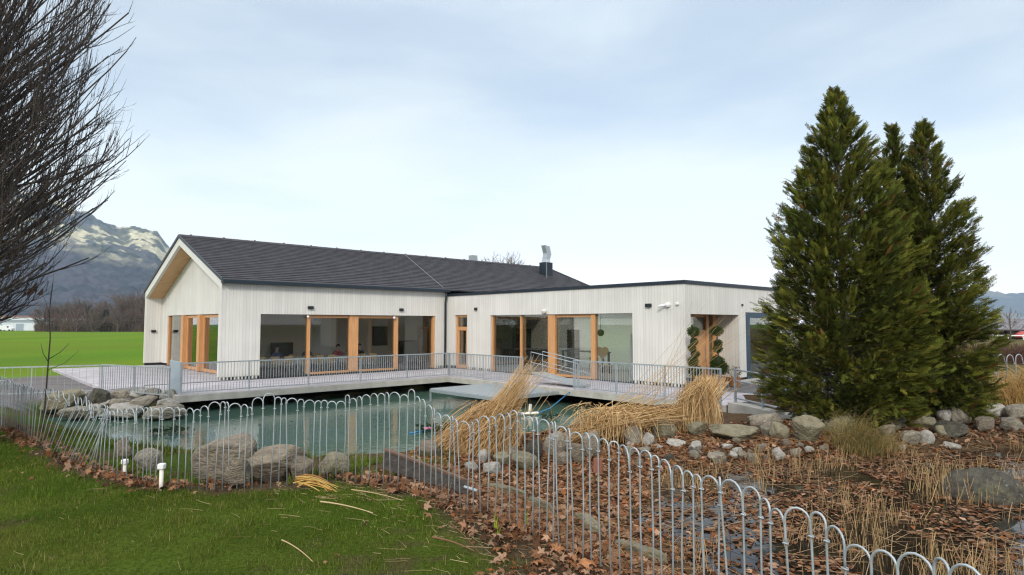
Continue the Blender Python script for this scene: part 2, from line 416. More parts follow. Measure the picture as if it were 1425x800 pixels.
def height(x, y, full=False):
    x = np.asarray(x, float); y = np.asarray(y, float)
    s, zf, dp, dm = zones(x, y)
    lawn = .55 - .045 * np.clip(-x - 3.8, 0, 8) - .05 * np.clip(-s - 1, 0, 1) * 0
    rightness = sst(-1.5, .8, x)
    slope = .15 + .2 * rightness
    floor = .10 * sst(6, 11, y) * sst(1, 5, x) + .12 * sst(13, 15, y) * sst(5, 8, x) - .02 - .12 * (1 - sst(0, 4, x)) * rightness
    bank = np.maximum(zf - slope * np.clip(s, 0, 40), floor)
    h = np.where(s < 0, lawn, bank)
    h = h * (1 - sst(0, .4, -s) * 0)
    # settled ground by the house and fields beyond
    far = sst(17, 24, y)
    h = h * (1 - far) + (-.12) * far
    far2 = sst(45, 90, np.hypot(x, y)); h = h * (1 - far2) - .32 * far2
    near = np.hypot(x, y - 10) < 40
    h = np.where(near & (s > 0), np.minimum(h, WATER + .62 * dp + .0), h)
    h = np.where(near & (s > .1), np.minimum(h, MARSH + .30 * dm), h)
    rd, _ = seg_dist(np.stack([x, y], -1), np.array([(5.6, 18.9), (6.2, 18.2), (8.2, 15.5)]))
    h = np.minimum(h, -.40 + .30 * rd)           # hollow at the foot of the ramp wall
    h = np.maximum(h, -1.6)
    amp = np.where(s < 0, .03, .07) * (1 - far * .9)
    h = h + amp * (vnoise(x, y, .9, 1) - .5) + amp * .5 * (vnoise(x, y, .33, 2) - .5)
    return (h, s, dp, dm) if full else h
def h1(x, y): return float(height(np.array([x]), np.array([y]))[0])
def on_ground(px, py):
    """where the line of sight through a point of the picture first meets the ground"""
    r = ray(px, py); t = np.linspace(1.5, 45, 4000)
    P = r[None] * t[:, None] + np.array([0, 0, CAM_H])
    k = np.argmax(P[:, 2] < np.maximum(height(P[:, 0], P[:, 1]), np.where(inside(P[:, :2], POND), WATER, -9)))
    return P[k]
def axis(a, b, step, lim):
    c = list(np.arange(a, b, step)); g = step; x = b
    while x < lim: c.append(x); g *= 1.16; x += g
    c.append(lim); x = a; g = step; left = []
    while True:
        g *= 1.16; x -= g
        if x < -lim: break
        left.append(x)
    return np.array([-lim] + left[::-1] + c)
gx = axis(-13, 16, .11, 4600); gy = axis(0, 24, .11, 4600)
GX, GY = np.meshgrid(gx, gy)
xx, yy = GX.ravel(), GY.ravel()
hh, ss, ddp, ddm = height(xx, yy, True)
nn = vnoise(xx, yy, .55, 5); n2 = vnoise(xx, yy, .17, 6); n3 = vnoise(xx, yy, 2.3, 7)
def lerp(c, k, t): return c * (1 - t[:, None]) + np.array(k)[None] * t[:, None]
def mud_mask(x, y, s):
    n = vnoise(x, y, .45, 9) * .6 + vnoise(x, y, .15, 10) * .4
    wid = .16 + .75 * sst(-1.4, .3, x) * sst(6.6, 5.6, y) + .18 * sst(-4, -7, x) * 0
    return sst(-wid * 1.5, -wid * .4, s - (n - .5) * .8 * (.3 + wid))
mud = mud_mask(xx, yy, ss)
LAWN_C = (.052, .078, .012)
col = np.tile(np.array(LAWN_C), (len(xx), 1)) * (.75 + .5 * nn)[:, None]
col = lerp(col, (.085, .085, .02), sst(.5, .75, n3 * .6 + nn * .4) * .7)
col = lerp(col, (.07, .052, .03), sst(.66, .8, vnoise(xx, yy, .8, 8) * .6 + n2 * .4) * .7)
col = lerp(col, (.075, .055, .035), mud)
beyond = sst(.1, .5, ss)
bankc = lerp(np.tile(np.array((.07, .048, .03)), (len(xx), 1)), (.105, .072, .044), n2)
leftb = sst(-3.0, -4.5, xx) * sst(.4, .7, nn + .15)
bankc = lerp(bankc, (.055, .08, .02), leftb)
col = lerp(col, (1, 1, 1), np.zeros(len(xx))) * (1 - beyond)[:, None] + bankc * beyond[:, None]
col = lerp(col, (.03, .035, .025), sst(.1, -.1, ddp) * (ss > 0))
col = lerp(col, (.022, .018, .014), sst(.05, -.15, ddm) * (ss > 0))
uu = (xx - A0[0]) * D1[0] + (yy - A0[1]) * D1[1]; vv = (xx - A0[0]) * D2[0] + (yy - A0[1]) * D2[1]
grav = (uu < -1) & (uu > -9.5) & (vv > -4.2) & (vv < 9.5) & (ddp > .6)
col = np.where(grav[:, None], np.array([[.17, .16, .16]]) * (.8 + .4 * n2)[:, None], col)
field = (sst(15, 17, yy) * (xx < -11) * (~grav) * (ddp > 1.5)) + (np.hypot(xx, yy) > 45) * (yy > 14)
field = np.clip(field, 0, 1) * (1 - sst(6, 12, xx) * (yy < 60)) 
fn = vnoise(xx, yy * .15, 6, 11)
fm = vnoise(xx * .3, yy, 9, 12) * .6 + .4 * vnoise(xx, yy, 2.5, 13) + .5 * (np.abs((yy - .12 * xx) % 14 - 7) < .35)
fieldc = np.stack([.075 + .05 * fn + .035 * fm, .195 + .05 * fn - .055 * fm, .022 + .008 * fm], -1)
col = col * (1 - field)[:, None] + fieldc * field[:, None]
rf = sst(6, 12, xx) * sst(24, 30, yy) * (yy < 140)
col = lerp(col, (.12, .10, .05), rf)
nxv = len(gx)
I = np.arange(len(gx) * len(gy)).reshape(len(gy), len(gx))
GF = np.stack([I[:-1, :-1], I[:-1, 1:], I[1:, 1:], I[1:, :-1]], -1).reshape(-1, 4)
attr_mat('ground', 1., .0, noise=.55, nscale=26, bump=.8, bscale=45)
g_o = np_mesh('ground', np.stack([xx, yy, hh], -1), GF, M['ground'], col=col, smooth=True)
tag(g_o, 'mossy lawn, leafy pond banks and flat green field', None, kind='structure')
# water -------------------------------------------------------------
def water_mat(name, c, rough, bstr, bscale, stretch=(1, 1, 1)):
    m = mat(name, c, rough, 0, .5); N, LK, b = nodes(m)
    b.inputs['IOR'].default_value = 1.33
    t = N.new('ShaderNodeTexCoord'); mpn = N.new('ShaderNodeMapping'); mpn.inputs['Scale'].default_value = stretch
    z = N.new('ShaderNodeTexNoise'); z.inputs['Scale'].default_value = bscale; z.inputs['Detail'].default_value = 3; z.inputs['Distortion'].default_value = .6
    bp = N.new('ShaderNodeBump'); bp.inputs['Strength'].default_value = bstr; bp.inputs['Distance'].default_value = .02
    z2 = N.new('ShaderNodeTexNoise'); z2.inputs['Scale'].default_value = .35; z2.inputs['Detail'].default_value = 3
    r = N.new('ShaderNodeValToRGB'); r.color_ramp.elements[0].position = .35; r.color_ramp.elements[1].position = .7
    r.color_ramp.elements[0].color = (*c, 1); r.color_ramp.elements[1].color = (c[0] * 1.5, c[1] * 1.25, c[2] * 1.15, 1)
    LK(t.outputs['Object'], mpn.inputs[0]); LK(mpn.outputs[0], z.inputs['Vector']); LK(z.outputs['Fac'], bp.inputs['Height']); LK(bp.outputs[0], b.inputs['Normal'])
    LK(t.outputs['Object'], z2.inputs['Vector']); LK(z2.outputs['Fac'], r.inputs[0]); LK(r.outputs[0], b.inputs['Base Color'])
    return m
water_mat('pond_water', (.048, .100, .078), .04, .30, 4.0)
water_mat('marsh_water', (.012, .011, .009), .04, .05, 3)
def sheet(name, poly, z, m, grow):
    c = poly.mean(0); q = c + (poly - c) * grow
    mb = MB(); mb.add([(x, y, z) for x, y in q], [tuple(range(len(q)))])
    return mb.build(name, m)
def grid_sheet(name, poly, z, m, pad=.8, step=.4):
    x0, y0 = poly.min(0) - pad; x1, y1 = poly.max(0) + pad
    X, Y = np.meshgrid(np.arange(x0, x1, step), np.arange(y0, y1, step)); P = np.stack([X.ravel(), Y.ravel()], -1)
    d, _ = seg_dist(P, poly, True); k = (inside(P, poly) | (d < pad)).reshape(X.shape)
    I = np.arange(X.size).reshape(X.shape)
    q = k[:-1, :-1] & k[:-1, 1:] & k[1:, 1:] & k[1:, :-1]
    F = np.stack([I[:-1, :-1], I[:-1, 1:], I[1:, 1:], I[1:, :-1]], -1)[q]
    used = np.unique(F); mp_ = np.zeros(X.size, int); mp_[used] = np.arange(len(used))
    V = np.stack([X.ravel(), Y.ravel(), np.full(X.size, z)], -1)[used]
    return np_mesh(name, V, mp_[F], m)
tag(grid_sheet('pond_water', POND, WATER, M['pond_water']), 'teal green pond water below the deck', kind='structure')
tag(grid_sheet('marsh_water', MARSHP, MARSH, M['marsh_water'], .4), 'dark still water of the leaf-strewn marsh', kind='structure')
# mountains -----------------------------------------------------------
def fbm(x, y, s, o=5, seed=20):
    r = 0; a = 1; t = 0
    for k in range(o): r = r + a * vnoise(x, y, s / 2 ** k, seed + k); t += a; a *= .5
    return r / t
def mountain(name, px0, px1, r0, r1, crest, na, nr, amp, palette, label):
    pxs = np.linspace(px0, px1, na); rs = r0 + (r1 - r0) * np.linspace(0, 1.12, nr)
    PX, RS = np.meshgrid(pxs, rs)
    X = (PX - 712.5) / FPX * RS; Y = RS
    cy = np.interp(PX, [c[0] for c in crest], [c[1] for c in crest])
    Hc = np.maximum((451 - cy), 0) / FPX * r1 + CAM_H
    t = (RS - r0) / (r1 - r0)
    n = fbm(X, Y, (r1 - r0) * .22)
    tt = np.clip(t, 0, 1)
    prof = tt ** 1.35 * (1 - sst(1, 1.12, t) * .25)
    Z = Hc * prof + (n - .5) * amp * Hc * np.sin(np.pi * np.clip(tt, 0, 1) ** .8) + (fbm(X, Y, (r1 - r0) * .03, 4, 40) - .5) * amp * .22 * Hc.max() * sst(0, .2, t) + (vnoise(X, Y, 17, 77) + vnoise(X, Y, 38, 78) - 1) * r1 * .0026 * sst(0, .2, t)
    Z = Z - 3 * (t <= 0)
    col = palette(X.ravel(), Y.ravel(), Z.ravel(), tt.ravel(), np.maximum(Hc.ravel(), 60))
    I = np.arange(PX.size).reshape(PX.shape)
    F = np.stack([I[:-1, :-1], I[:-1, 1:], I[1:, 1:], I[1:, :-1]], -1).reshape(-1, 4)
    o = np_mesh(name, np.stack([X.ravel(), Y.ravel(), Z.ravel()], -1), F, M['mountain'], col=col, smooth=True)
    return tag(o, label, kind='structure')
attr_mat('mountain', 1., 0., noise=.55, nscale=.05, bump=.0)
def pal_near(x, y, z, t, hm):
    e = z / hm
    f = np.tile(np.array((.058, .060, .070)), (len(x), 1))
    n = fbm(x, y, 90, 4, 60); m = fbm(x, y * .6, 210, 4, 70); q = fbm(x, y, 45, 4, 80)
    f = lerp(f, (.035, .042, .046), sst(.45, .6, n) * .8)
    f = lerp(f, (.12, .13, .075), sst(.58, .66, m) * sst(.35, .2, e) * .8)
    sunlit_mead = sst(.49, .54, m + .35 * (q - .5) + .12 * (n - .5)) * sst(.40, .60, e + .25 * (n - .5))
    f = lerp(f, (.46, .43, .29), sunlit_mead)  # tan meadows, lightened to paint a sunlit crest above the shaded forest
    rock = sst(.40, .60, e + .25 * (n - .5)) * (1 - sunlit_mead)
    f = lerp(f, (.09, .095, .088), rock * .7)
    con = sst(.52, .6, fbm(x, y, 60, 4, 90) + .22 * (q - .5)) * sst(.42, .55, e)
    f = lerp(f, (.035, .05, .04), con * .85)
    return f
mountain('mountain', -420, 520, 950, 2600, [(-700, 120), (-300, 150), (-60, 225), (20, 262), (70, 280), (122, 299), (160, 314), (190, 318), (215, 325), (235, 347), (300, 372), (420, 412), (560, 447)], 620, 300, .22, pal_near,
         'wooded mountain slope with meadows painted sunlit pale near its top')
def pal_far(x, y, z, t, hm):
    n = fbm(x, y, 260, 4, 61)
    f = np.tile(np.array((.11, .13, .135)), (len(x), 1))
    return lerp(f, (.22, .2, .15), sst(.55, .62, n) * .6)
mountain('far_hills', 1150, 1700, 2900, 4200, [(1150, 440), (1280, 420), (1352, 403), (1380, 405), (1400, 408), (1425, 407), (1600, 398), (1900, 380), (2300, 400)], 160, 60, .12, pal_far,
         'long blue hill ridge fading into the haze far off')
# haze -----------------------------------------------------------------
hm = bpy.data.materials.new('haze'); hm.use_nodes = True
N = hm.node_tree.nodes
for n in list(N): N.remove(n)
ho = N.new('ShaderNodeOutputMaterial'); hv = N.new('ShaderNodeVolumePrincipled')
hv.inputs['Color'].default_value = (.55, .74, 1.0, 1); hv.inputs['Density'].default_value = 1.3e-4; hv.inputs['Anisotropy'].default_value = .2
hm.node_tree.links.new(hv.outputs[0], ho.inputs['Volume'])
hz = MB().box(-4800, 4800, -4800, 4800, -6, 560).build('haze', hm)
tag(hz, 'thin blue haze that pales the mountains', kind='stuff')
# ------------------------------------------------------------------ the house by the pond
def tile_mat():
    m = mat('roof_tiles', (.04, .04, .046), .55, 0, .4); N, LK, b = nodes(m)
    g = N.new('ShaderNodeNewGeometry'); d = N.new('ShaderNodeVectorMath'); d.operation = 'DOT_PRODUCT'; d.inputs[1].default_value = (float(D1[0]), float(D1[1]), 0)
    LK(g.outputs['Position'], d.inputs[0])
    sx = N.new('ShaderNodeSeparateXYZ'); LK(g.outputs['Position'], sx.inputs[0])
    rowm = N.new('ShaderNodeMath'); rowm.operation = 'MULTIPLY'; rowm.inputs[1].default_value = 1 / .102; LK(sx.outputs['Z'], rowm.inputs[0])
    rfl = N.new('ShaderNodeMath'); rfl.operation = 'FLOOR'; LK(rowm.outputs[0], rfl.inputs[0])
    half = N.new('ShaderNodeMath'); half.operation = 'MULTIPLY'; half.inputs[1].default_value = .5; LK(rfl.outputs[0], half.inputs[0])
    dv = N.new('ShaderNodeMath'); dv.operation = 'MULTIPLY_ADD'; dv.inputs[1].default_value = 1 / .33; LK(d.outputs['Value'], dv.inputs[0]); LK(half.outputs[0], dv.inputs[2])
    fl = N.new('ShaderNodeMath'); fl.operation = 'FLOOR'; LK(dv.outputs[0], fl.inputs[0])
    cb = N.new('ShaderNodeCombineXYZ'); LK(fl.outputs[0], cb.inputs[0]); LK(rfl.outputs[0], cb.inputs[1])
    w = N.new('ShaderNodeTexWhiteNoise'); w.noise_dimensions = '2D'; LK(cb.outputs[0], w.inputs['Vector'])
    mr = N.new('ShaderNodeMapRange'); mr.inputs[3].default_value = .7; mr.inputs[4].default_value = 1.35; LK(w.outputs['Value'], mr.inputs[0])
    vm = N.new('ShaderNodeVectorMath'); vm.operation = 'SCALE'; vm.inputs[0].default_value = (.041, .039, .046); LK(mr.outputs[0], vm.inputs['Scale']); LK(vm.outputs[0], b.inputs['Base Color'])
    fr = N.new('ShaderNodeMath'); fr.operation = 'FRACT'; LK(dv.outputs[0], fr.inputs[0])
    pg = N.new('ShaderNodeMath'); pg.operation = 'PINGPONG'; pg.inputs[1].default_value = .5; LK(fr.outputs[0], pg.inputs[0])
    m2 = N.new('ShaderNodeMapRange'); m2.inputs[2].default_value = .12; LK(pg.outputs[0], m2.inputs[0])
    bp = N.new('ShaderNodeBump'); bp.inputs['Strength'].default_value = .6; bp.inputs['Distance'].default_value = .015; LK(m2.outputs[0], bp.inputs['Height']); LK(bp.outputs[0], b.inputs['Normal'])
tile_mat()
house = thing('timber_house', W(0, 0, 0), 'white timber clad house with dark gable roof and flat roofed wing', 'house')
WB, WT, LA, NV = M['white_boards'], M['white_trim'], M['larch'], M['navy_metal']
HB = .14                       # walls start above a ventilation gap
WTOP = 2.80
slope_ = (ZR - ZE) / (GW / 2)
def roof_z(v): return ZE + slope_ * (GW / 2 - abs(v - GW / 2))
FT = .46                       # thickness of the roof edge board
REC = .9                       # depth of the gable recess
# long pond-side wall of the gabled wing with its wide opening
w = MB()
w.ub(0, 1.65, 0, .34, HB, ZE - .16); w.ub(1.65, 11.0, 0, .34, WTOP, ZE - .16); w.ub(11.0, L1A - .002, 0, .34, HB, ZE - .16)
w.build('wall', WB, house)
# recessed gable wall with its own opening
gz = lambda v: roof_z(v) - FT - .02
w = MB()
GA, GB = 3.12, 12.05
vs = [.342, GA, GW / 2, GB, GW - .122]
w.prism_u([(.342, HB), (GA, HB), (GA, gz(GA)), (.342, gz(.342))], REC, REC + .3)
w.prism_u([(GB, HB), (GW - .122, HB), (GW - .122, gz(GW - .122)), (GB, gz(GB))], REC, REC + .3)
w.prism_u([(GA, 2.84), (GB, 2.84), (GB, gz(GB)), (GW / 2, gz(GW / 2)), (GA, gz(GA))], REC, REC + .3)
w.build('gable_wall', WB, house)
# far side wall, far gable, side wall left of the terrace
w = MB(); w.ub(0, L1, GW - .12, GW, HB, ZE - .16)
w.prism_u([(.002, HB), (GW - .122, HB), (GW - .122, gz(GW - .122)), (GW / 2, gz(GW / 2)), (.002, gz(.002))], L1 - .3, L1 - .02)
w.ub(L1A + 7.9, L1 - .302, 0, .3, HB, ZE - .16)
w.build('side_wall', WB, house)
# edge board of the gable
f = MB(); hv_ = GW / 2
for (a, b) in ((0, hv_), (hv_, GW)):
    f.prism_u([(a, roof_z(a) - FT), (b, roof_z(b) - FT), (b, roof_z(b) - .07), (a, roof_z(a) - .07)], -.002, .14)
f.build('gable_board', WT, house)
f = MB()
f.prism_u([(.36, roof_z(.36) - FT - .012), (hv_, roof_z(hv_) - FT - .012), (hv_, roof_z(hv_) - FT + .03), (.36, roof_z(.36) - FT + .03)], .142, REC - .004)
f.prism_u([(hv_ + .002, roof_z(hv_) - FT - .012), (GW - .125, roof_z(GW - .125) - FT - .012), (GW - .125, roof_z(GW - .125) - FT + .03), (hv_ + .002, roof_z(hv_) - FT + .03)], .142, REC - .004)
f.build('soffit', M['larch_soffit'], house)
# roof: courses of tiles stepped over each other
roof = MB()
NC = 25
for side in (0, 1):
    for k in range(NC):
        a = -.16 + (hv_ + .16) * k / NC; b = -.16 + (hv_ + .16) * (k + 1) / NC + .03
        za, zb = ZE + slope_ * a + .05, ZE + slope_ * min(b, hv_) - .005
        b = min(b, hv_)
        P = lambda v: v if side == 0 else GW - v
        roof.prism_u([(P(a), za - .085), (P(b), zb - .05), (P(b), zb), (P(a), za)], -.02, L1)
roof_o = roof.build('roof', M['roof_tiles'], house)
r = MB()
for side in (0, 1):
    P = lambda v: v if side == 0 else GW - v
    r.prism_u([(P(-.17), roof_z(0) - slope_ * .17 - .07), (P(hv_), ZR - .07), (P(hv_), ZR + .075), (P(-.17), roof_z(0) - slope_ * .17 + .075)], -.06, -.022)
    r.build('roof_edge', NV, roof_o); r = MB()
    r.prism_u([(P(-.17), roof_z(0) - slope_ * .17 - .07), (P(hv_), ZR - .07), (P(hv_), ZR + .075), (P(-.17), roof_z(0) - slope_ * .17 + .075)], L1 + .002, L1 + .04)
    r.build('roof_edge', NV, roof_o); r = MB()
r = MB()
r.prism_u([(hv_ - .16, ZR - .02), (hv_ + .16, ZR - .02), (hv_ + .06, ZR + .09), (hv_ - .06, ZR + .09)], -.02, L1)
for k in range(17): r.ub(k * 1.6 + .5, k * 1.6 + .56, hv_ - .05, hv_ + .05, ZR + .085, ZR + .13)
r.build('ridge', M['roof_tiles'], roof_o)
gz_ = MB(); gz_.ub(-.05, L1A + .05, -.30, -.165, ZE - .20, ZE - .03); gz_.ub(-.05, L1A + .05, -.162, -.002, ZE - .19, ZE - .11)
gut = gz_.build('gutter', NV, house, bevel=.02)
d = MB(); d.tube([W(L1A - .18, -.22, ZE - .2), W(L1A - .18, -.2, ZE - .45), W(L1A - .14, -.08, ZE - .75), W(L1A - .14, -.08, -.1)], .055, 10)
d.build('downpipe', NV, house, smooth=True)
# lightning wire over the roof
d = MB(); P0, P1 = (13.2, hv_), (11.4, -.15)
d.tube([W(P0[0] + (P1[0] - P0[0]) * k / 8, P0[1] + (P1[1] - P0[1]) * k / 8, roof_z(P0[1] + (P1[1] - P0[1]) * k / 8) + .12) for k in range(9)], .009, 5)
d.build('lightning_wire', M['galvanised'], roof_o); d = MB(); d.tube([W(23.3, hv_ - 3.0, roof_z(3.6)), W(23.3, hv_ - 3.0, roof_z(3.6) + 1.7)], .012, 5)
d.build('lightning_rod', M['galvanised'], roof_o)
# chimney
cv = hv_ - 2.1; cu = 23.75
c = MB(); c.ub(cu, cu + .8, cv - .3, cv + .3, 5.2, 6.90); ch = c.build('chimney', NV, roof_o, bevel=.01)
c = MB(); c.ub(cu + .15, cu + .65, cv - .2, cv + .2, 6.902, 7.12); c.build('chimney_collar', M['steel'], ch)
c = MB(); pr = [(cu + .20, 7.12), (cu + .60, 7.12), (cu + .78, 7.52), (cu + .60, 8.10), (cu + .10, 8.16), (cu + .30, 7.58)]
n_ = len(pr)
c.add([W(u, cv - .2, z) for u, z in pr] + [W(u, cv + .2, z) for u, z in pr], [tuple(range(n_)), tuple(range(2 * n_ - 1, n_ - 1, -1))] + [(i, (i + 1) % n_, (i + 1) % n_ + n_, i + n_) for i in range(n_)])
c.build('chimney_cowl', M['galvanised'], ch)
c = MB(); c.hexa([W(19.3, hv_ + .5, 6.3), W(19.8, hv_ + .5, 6.3), W(19.8, hv_ + .9, 6.3), W(19.3, hv_ + .9, 6.3), W(19.2, hv_ + .45, 7.3), W(19.7, hv_ + .45, 7.3), W(19.7, hv_ + .85, 7.3), W(19.2, hv_ + .85, 7.3)])
c.build('roof_vent', M['hazy_zinc'] if 'hazy_zinc' in M else M['galvanised'], roof_o)
glass_mat('added_rooflight_glass', (.97, .98, .97), .6); GL_ROOF = M['added_rooflight_glass']
# flat roofed wing --------------------------------------------------------
U0 = L1A
UE = 21.5
w = MB()
T = .32
zt = Z2 - .10
w.ub(U0, U0 + T, -.75, -.002, HB, zt)
w.ub(U0, U0 + T, -1.81, -.75, 2.84, zt)
w.ub(U0, U0 + T, -3.68, -1.81, HB, zt)
w.ub(U0, U0 + T, -12.43, -3.68, WTOP, zt)
w.ub(U0, U0 + T, -W2L, -12.43, HB, zt)
w.build('wing_wall', WB, house)
w = MB()
w.ub(U0 + T, 12.12, -W2L, -W2L + T, HB, zt); w.ub(12.12, 15.81, -W2L, -W2L + T, 2.74, zt); w.ub(15.81, 16.4, -W2L, -W2L + T, HB, zt)
w.ub(16.4, 19.6, -W2L, -W2L + T, 2.86, zt); w.ub(19.6, UE, -W2L, -W2L + T, HB, zt)
w.ub(12.122 - .3, 12.12, -W2L + T, -W2L + 1.1, HB, zt); w.ub(15.81, 16.1, -W2L + T, -W2L + 1.1, HB, zt)     # reveals of the entrance
w.ub(12.122, 15.808, -W2L + T, -W2L + 1.1, 2.745, 2.9)
w.ub(UE - T, UE, -W2L + T, .3, HB, zt)
w.build('entrance_wall', WB, house)
r = MB()
SK = (12.7, 17.0, -12.2, -2.0)          # opening added to let daylight brighten the bar and kitchen
r.ub(U0 - .05, SK[0], -W2L - .05, -.16, Z2 - .098, Z2 + .03); r.ub(SK[1], UE + .05, -W2L - .05, -.16, Z2 - .098, Z2 + .03)
r.ub(SK[0], SK[1], -W2L - .05, SK[2], Z2 - .098, Z2 + .03); r.ub(SK[0], SK[1], SK[3], -.16, Z2 - .098, Z2 + .03)
fr_ = r.build('flat_roof', NV, house)
r = MB(); r.ub(SK[0] - .06, SK[0], SK[2] - .06, SK[3] + .06, 2.9, Z2 - .1); r.ub(SK[1], SK[1] + .06, SK[2] - .06, SK[3] + .06, 2.9, Z2 - .1); r.ub(SK[0], SK[1], SK[2] - .06, SK[2], 2.9, Z2 - .1); r.ub(SK[0], SK[1], SK[3], SK[3] + .06, 2.9, Z2 - .1); r.build('added_rooflight_lining', M['plaster_white'], fr_)  # white shaft lining added to throw more daylight into the room
r = MB(); r.ub(SK[0] + .002, SK[1] - .002, SK[2] + .002, SK[3] - .002, Z2 - .05, Z2 - .02); r.build('added_rooflight', GL_ROOF, fr_)
# ventilation gap
MB().ub(.05, 1.6, .05, .3, 0, HB - .002).build('plinth', M['black_metal'], house); MB().ub(11.05, U0 - .05, .05, .3, 0, HB - .002).build('plinth', M['black_metal'], house)
MB().ub(U0 + .05, U0 + .28, -.72, -.05, 0, HB - .002).build('plinth', M['black_metal'], house); MB().ub(U0 + .05, U0 + .28, -3.65, -1.84, 0, HB - .002).build('plinth', M['black_metal'], house); MB().ub(U0 + .05, U0 + .28, -W2L + .05, -12.48, 0, HB - .002).build('plinth', M['black_metal'], house)
MB().ub(U0 + .3, 12.1, -W2L + .05, -W2L + .28, 0, HB - .002).build('plinth', M['black_metal'], house); MB().ub(15.83, 16.35, -W2L + .05, -W2L + .28, 0, HB - .002).build('plinth', M['black_metal'], house)
MB().ub(.05, L1, GW - .1, GW - .03, -.1, HB - .002).build('plinth', M['black_metal'], house); MB().ub(REC + .04, REC + .26, .35, GA - .03, 0, HB - .002).build('plinth', M['black_metal'], house); MB().ub(REC + .04, REC + .26, GB + .03, GW - .13, 0, HB - .002).build('plinth', M['black_metal'], house)
def slats(a, b, at, along_u):
    """comb of narrow slats before the ventilation gap, one profile pulled through"""
    pr = [(a, HB - .004)]; k = a
    while k < b - .06:
        pr += [(k, .004), (k + .055, .004), (k + .055, HB - .02), (k + .15, HB - .02)]; k += .15
    pr[-1] = (b, HB - .02); pr.append((b, HB - .004)); n = len(pr); m_ = MB()
    f = (lambda s, d, z: W(s, at + d, z)) if along_u else (lambda s, d, z: W(at + d, s, z))
    m_.add([f(s, 0, z) for s, z in pr] + [f(s, .035, z) for s, z in pr], [tuple(range(n)), tuple(range(2 * n - 1, n - 1, -1))] + [(q, q + n, (q + 1) % n + n, (q + 1) % n) for q in range(n)])
    m_.build('plinth_slats', WT, house)
slats(.0, 1.65, .012, True); slats(11.0, U0, .012, True)
slats(-3.68, -1.81, U0 + .012, False); slats(-W2L, -12.43, U0 + .012, False); slats(.05, 3, GW - .04, True)
# windows ---------------------------------------------------------------
GL = M['window_glass']
def part_empty(name, label=None):
    o = bpy.data.objects.new(name, None); COL.objects.link(o); o.parent = house; o.empty_display_size = .2
    if label: o['label'] = label
    return o
class FR:
    """collects frame pieces; each becomes a sub-part of its window or door"""
    def __init__(s): s.p = []
    def ub(s, *a): s.p.append(a); return s
    def build(s, name, m, parent, bevel=0, label=None):
        o = part_empty(name, label)
        for a in s.p:
            du, dv, dz = a[1] - a[0], a[3] - a[2], a[5] - a[4]
            MB().ub(*a).build('post' if dz > max(du, dv) else 'rail', m, o, bevel=bevel)
        return o
class SILL(FR):
    def build(s, name, m, parent, bevel=0):
        for a in s.p: MB().ub(*a).build(name, m, parent)
# pond-side window of the gabled wing
fr = FR(); y0, y1 = .16, .30
fr.ub(3.85, 4.0, y0 - .04, y1, .06, WTOP - .02); fr.ub(5.98, 6.46, y0 - .06, y1, .06, WTOP - .02); fr.ub(8.52, 8.74, y0 - .04, y1, .06, WTOP - .02); fr.ub(10.88, 10.998, y0 - .1, y1, .02, WTOP - .01)
fr.ub(4.002, 5.978, y0, y1 - .02, WTOP - .15, WTOP - .03); fr.ub(6.462, 8.518, y0, y1 - .02, WTOP - .15, WTOP - .03)
fr.ub(4.002, 5.978, y0, y1 - .02, .03, .13); fr.ub(6.462, 8.518, y0, y1 - .02, .03, .13)
fr.ub(1.652, 1.70, y0 + .06, y1, .02, WTOP - .01)
wo = fr.build('window', LA, house, bevel=.006)
for a, b, k in ((1.70, 3.85, 0), (4.0, 5.98, 1), (6.46, 8.52, 1), (8.74, 10.88, 0)):
    p = MB(); p.ub(a, b, .22, .236, .02 if not k else .13, WTOP - (.01 if not k else .15)); p.build('pane', GL, wo)
fr = SILL(); fr.ub(1.66, 10.99, .10, .30, -.02, .018); fr.ub(1.66, 10.99, .12, .32, WTOP - .008, WTOP - .001); fr.build('sill', M['black_metal'], wo)
# gable window
fr = FR(); y0, y1 = REC + .05, REC + .26
for a, b, dp_ in ((11.93, 12.048, .05), (8.52, 8.92, .30), (5.72, 6.10, .30), (3.122, 3.28, .05)):
    fr.ub(y0 - (dp_ - .05) * .6, y1, a, b, .02, 2.82)
for a, b in ((6.10, 8.52), (3.28, 5.72)):
    fr.ub(y0 + .03, y1 - .05, a + .002, b - .002, 2.68, 2.82); fr.ub(y0 + .03, y1 - .05, a + .002, b - .002, .02, .17)
    fr.ub(y0 + .035, y1 - .055, a + .002, a + .14, .17, 2.68); fr.ub(y0 + .035, y1 - .055, b - .14, b - .002, .17, 2.68)
wo = fr.build('window', LA, house, bevel=.006)
for a, b in ((8.92, 11.93), (6.24, 8.38), (3.42, 5.58)):
    p = MB(); p.ub(REC + .14, REC + .156, a, b, .02, 2.82 if a > 8.5 else 2.68); p.build('pane', M['gable_glass'], wo)
# narrow door of the flat wing
fr = FR(); x0, x1 = U0 + .10, U0 + .24
fr.ub(x0, x1, -.86, -.752, .02, 2.838); fr.ub(x0, x1, -1.808, -1.70, .02, 2.838); fr.ub(x0, x1, -1.698, -.862, 2.72, 2.838); fr.ub(x0, x1, -1.698, -.862, 2.02, 2.22)
fr.ub(x0 + .01, x1, -1.698, -.862, .02, .22); fr.ub(x0 + .01, x1, -1.698, -1.58, .22, 2.02); fr.ub(x0 + .01, x1, -.98, -.862, .22, 2.02)
do = fr.build('door', LA, house, bevel=.006)
p = MB(); p.ub(U0 + .17, U0 + .186, -1.58, -.98, .22, 2.02); p.build('pane', GL, do)
p = MB(); p.ub(U0 + .17, U0 + .186, -1.698, -.862, 2.22, 2.72); p.build('pane', GL, do)
p = MB(); p.tube([W(U0 + .06, -1.62, .9), W(U0 + .06, -1.62, 1.3)], .012, 6); p.build('handle', M['steel'], do)
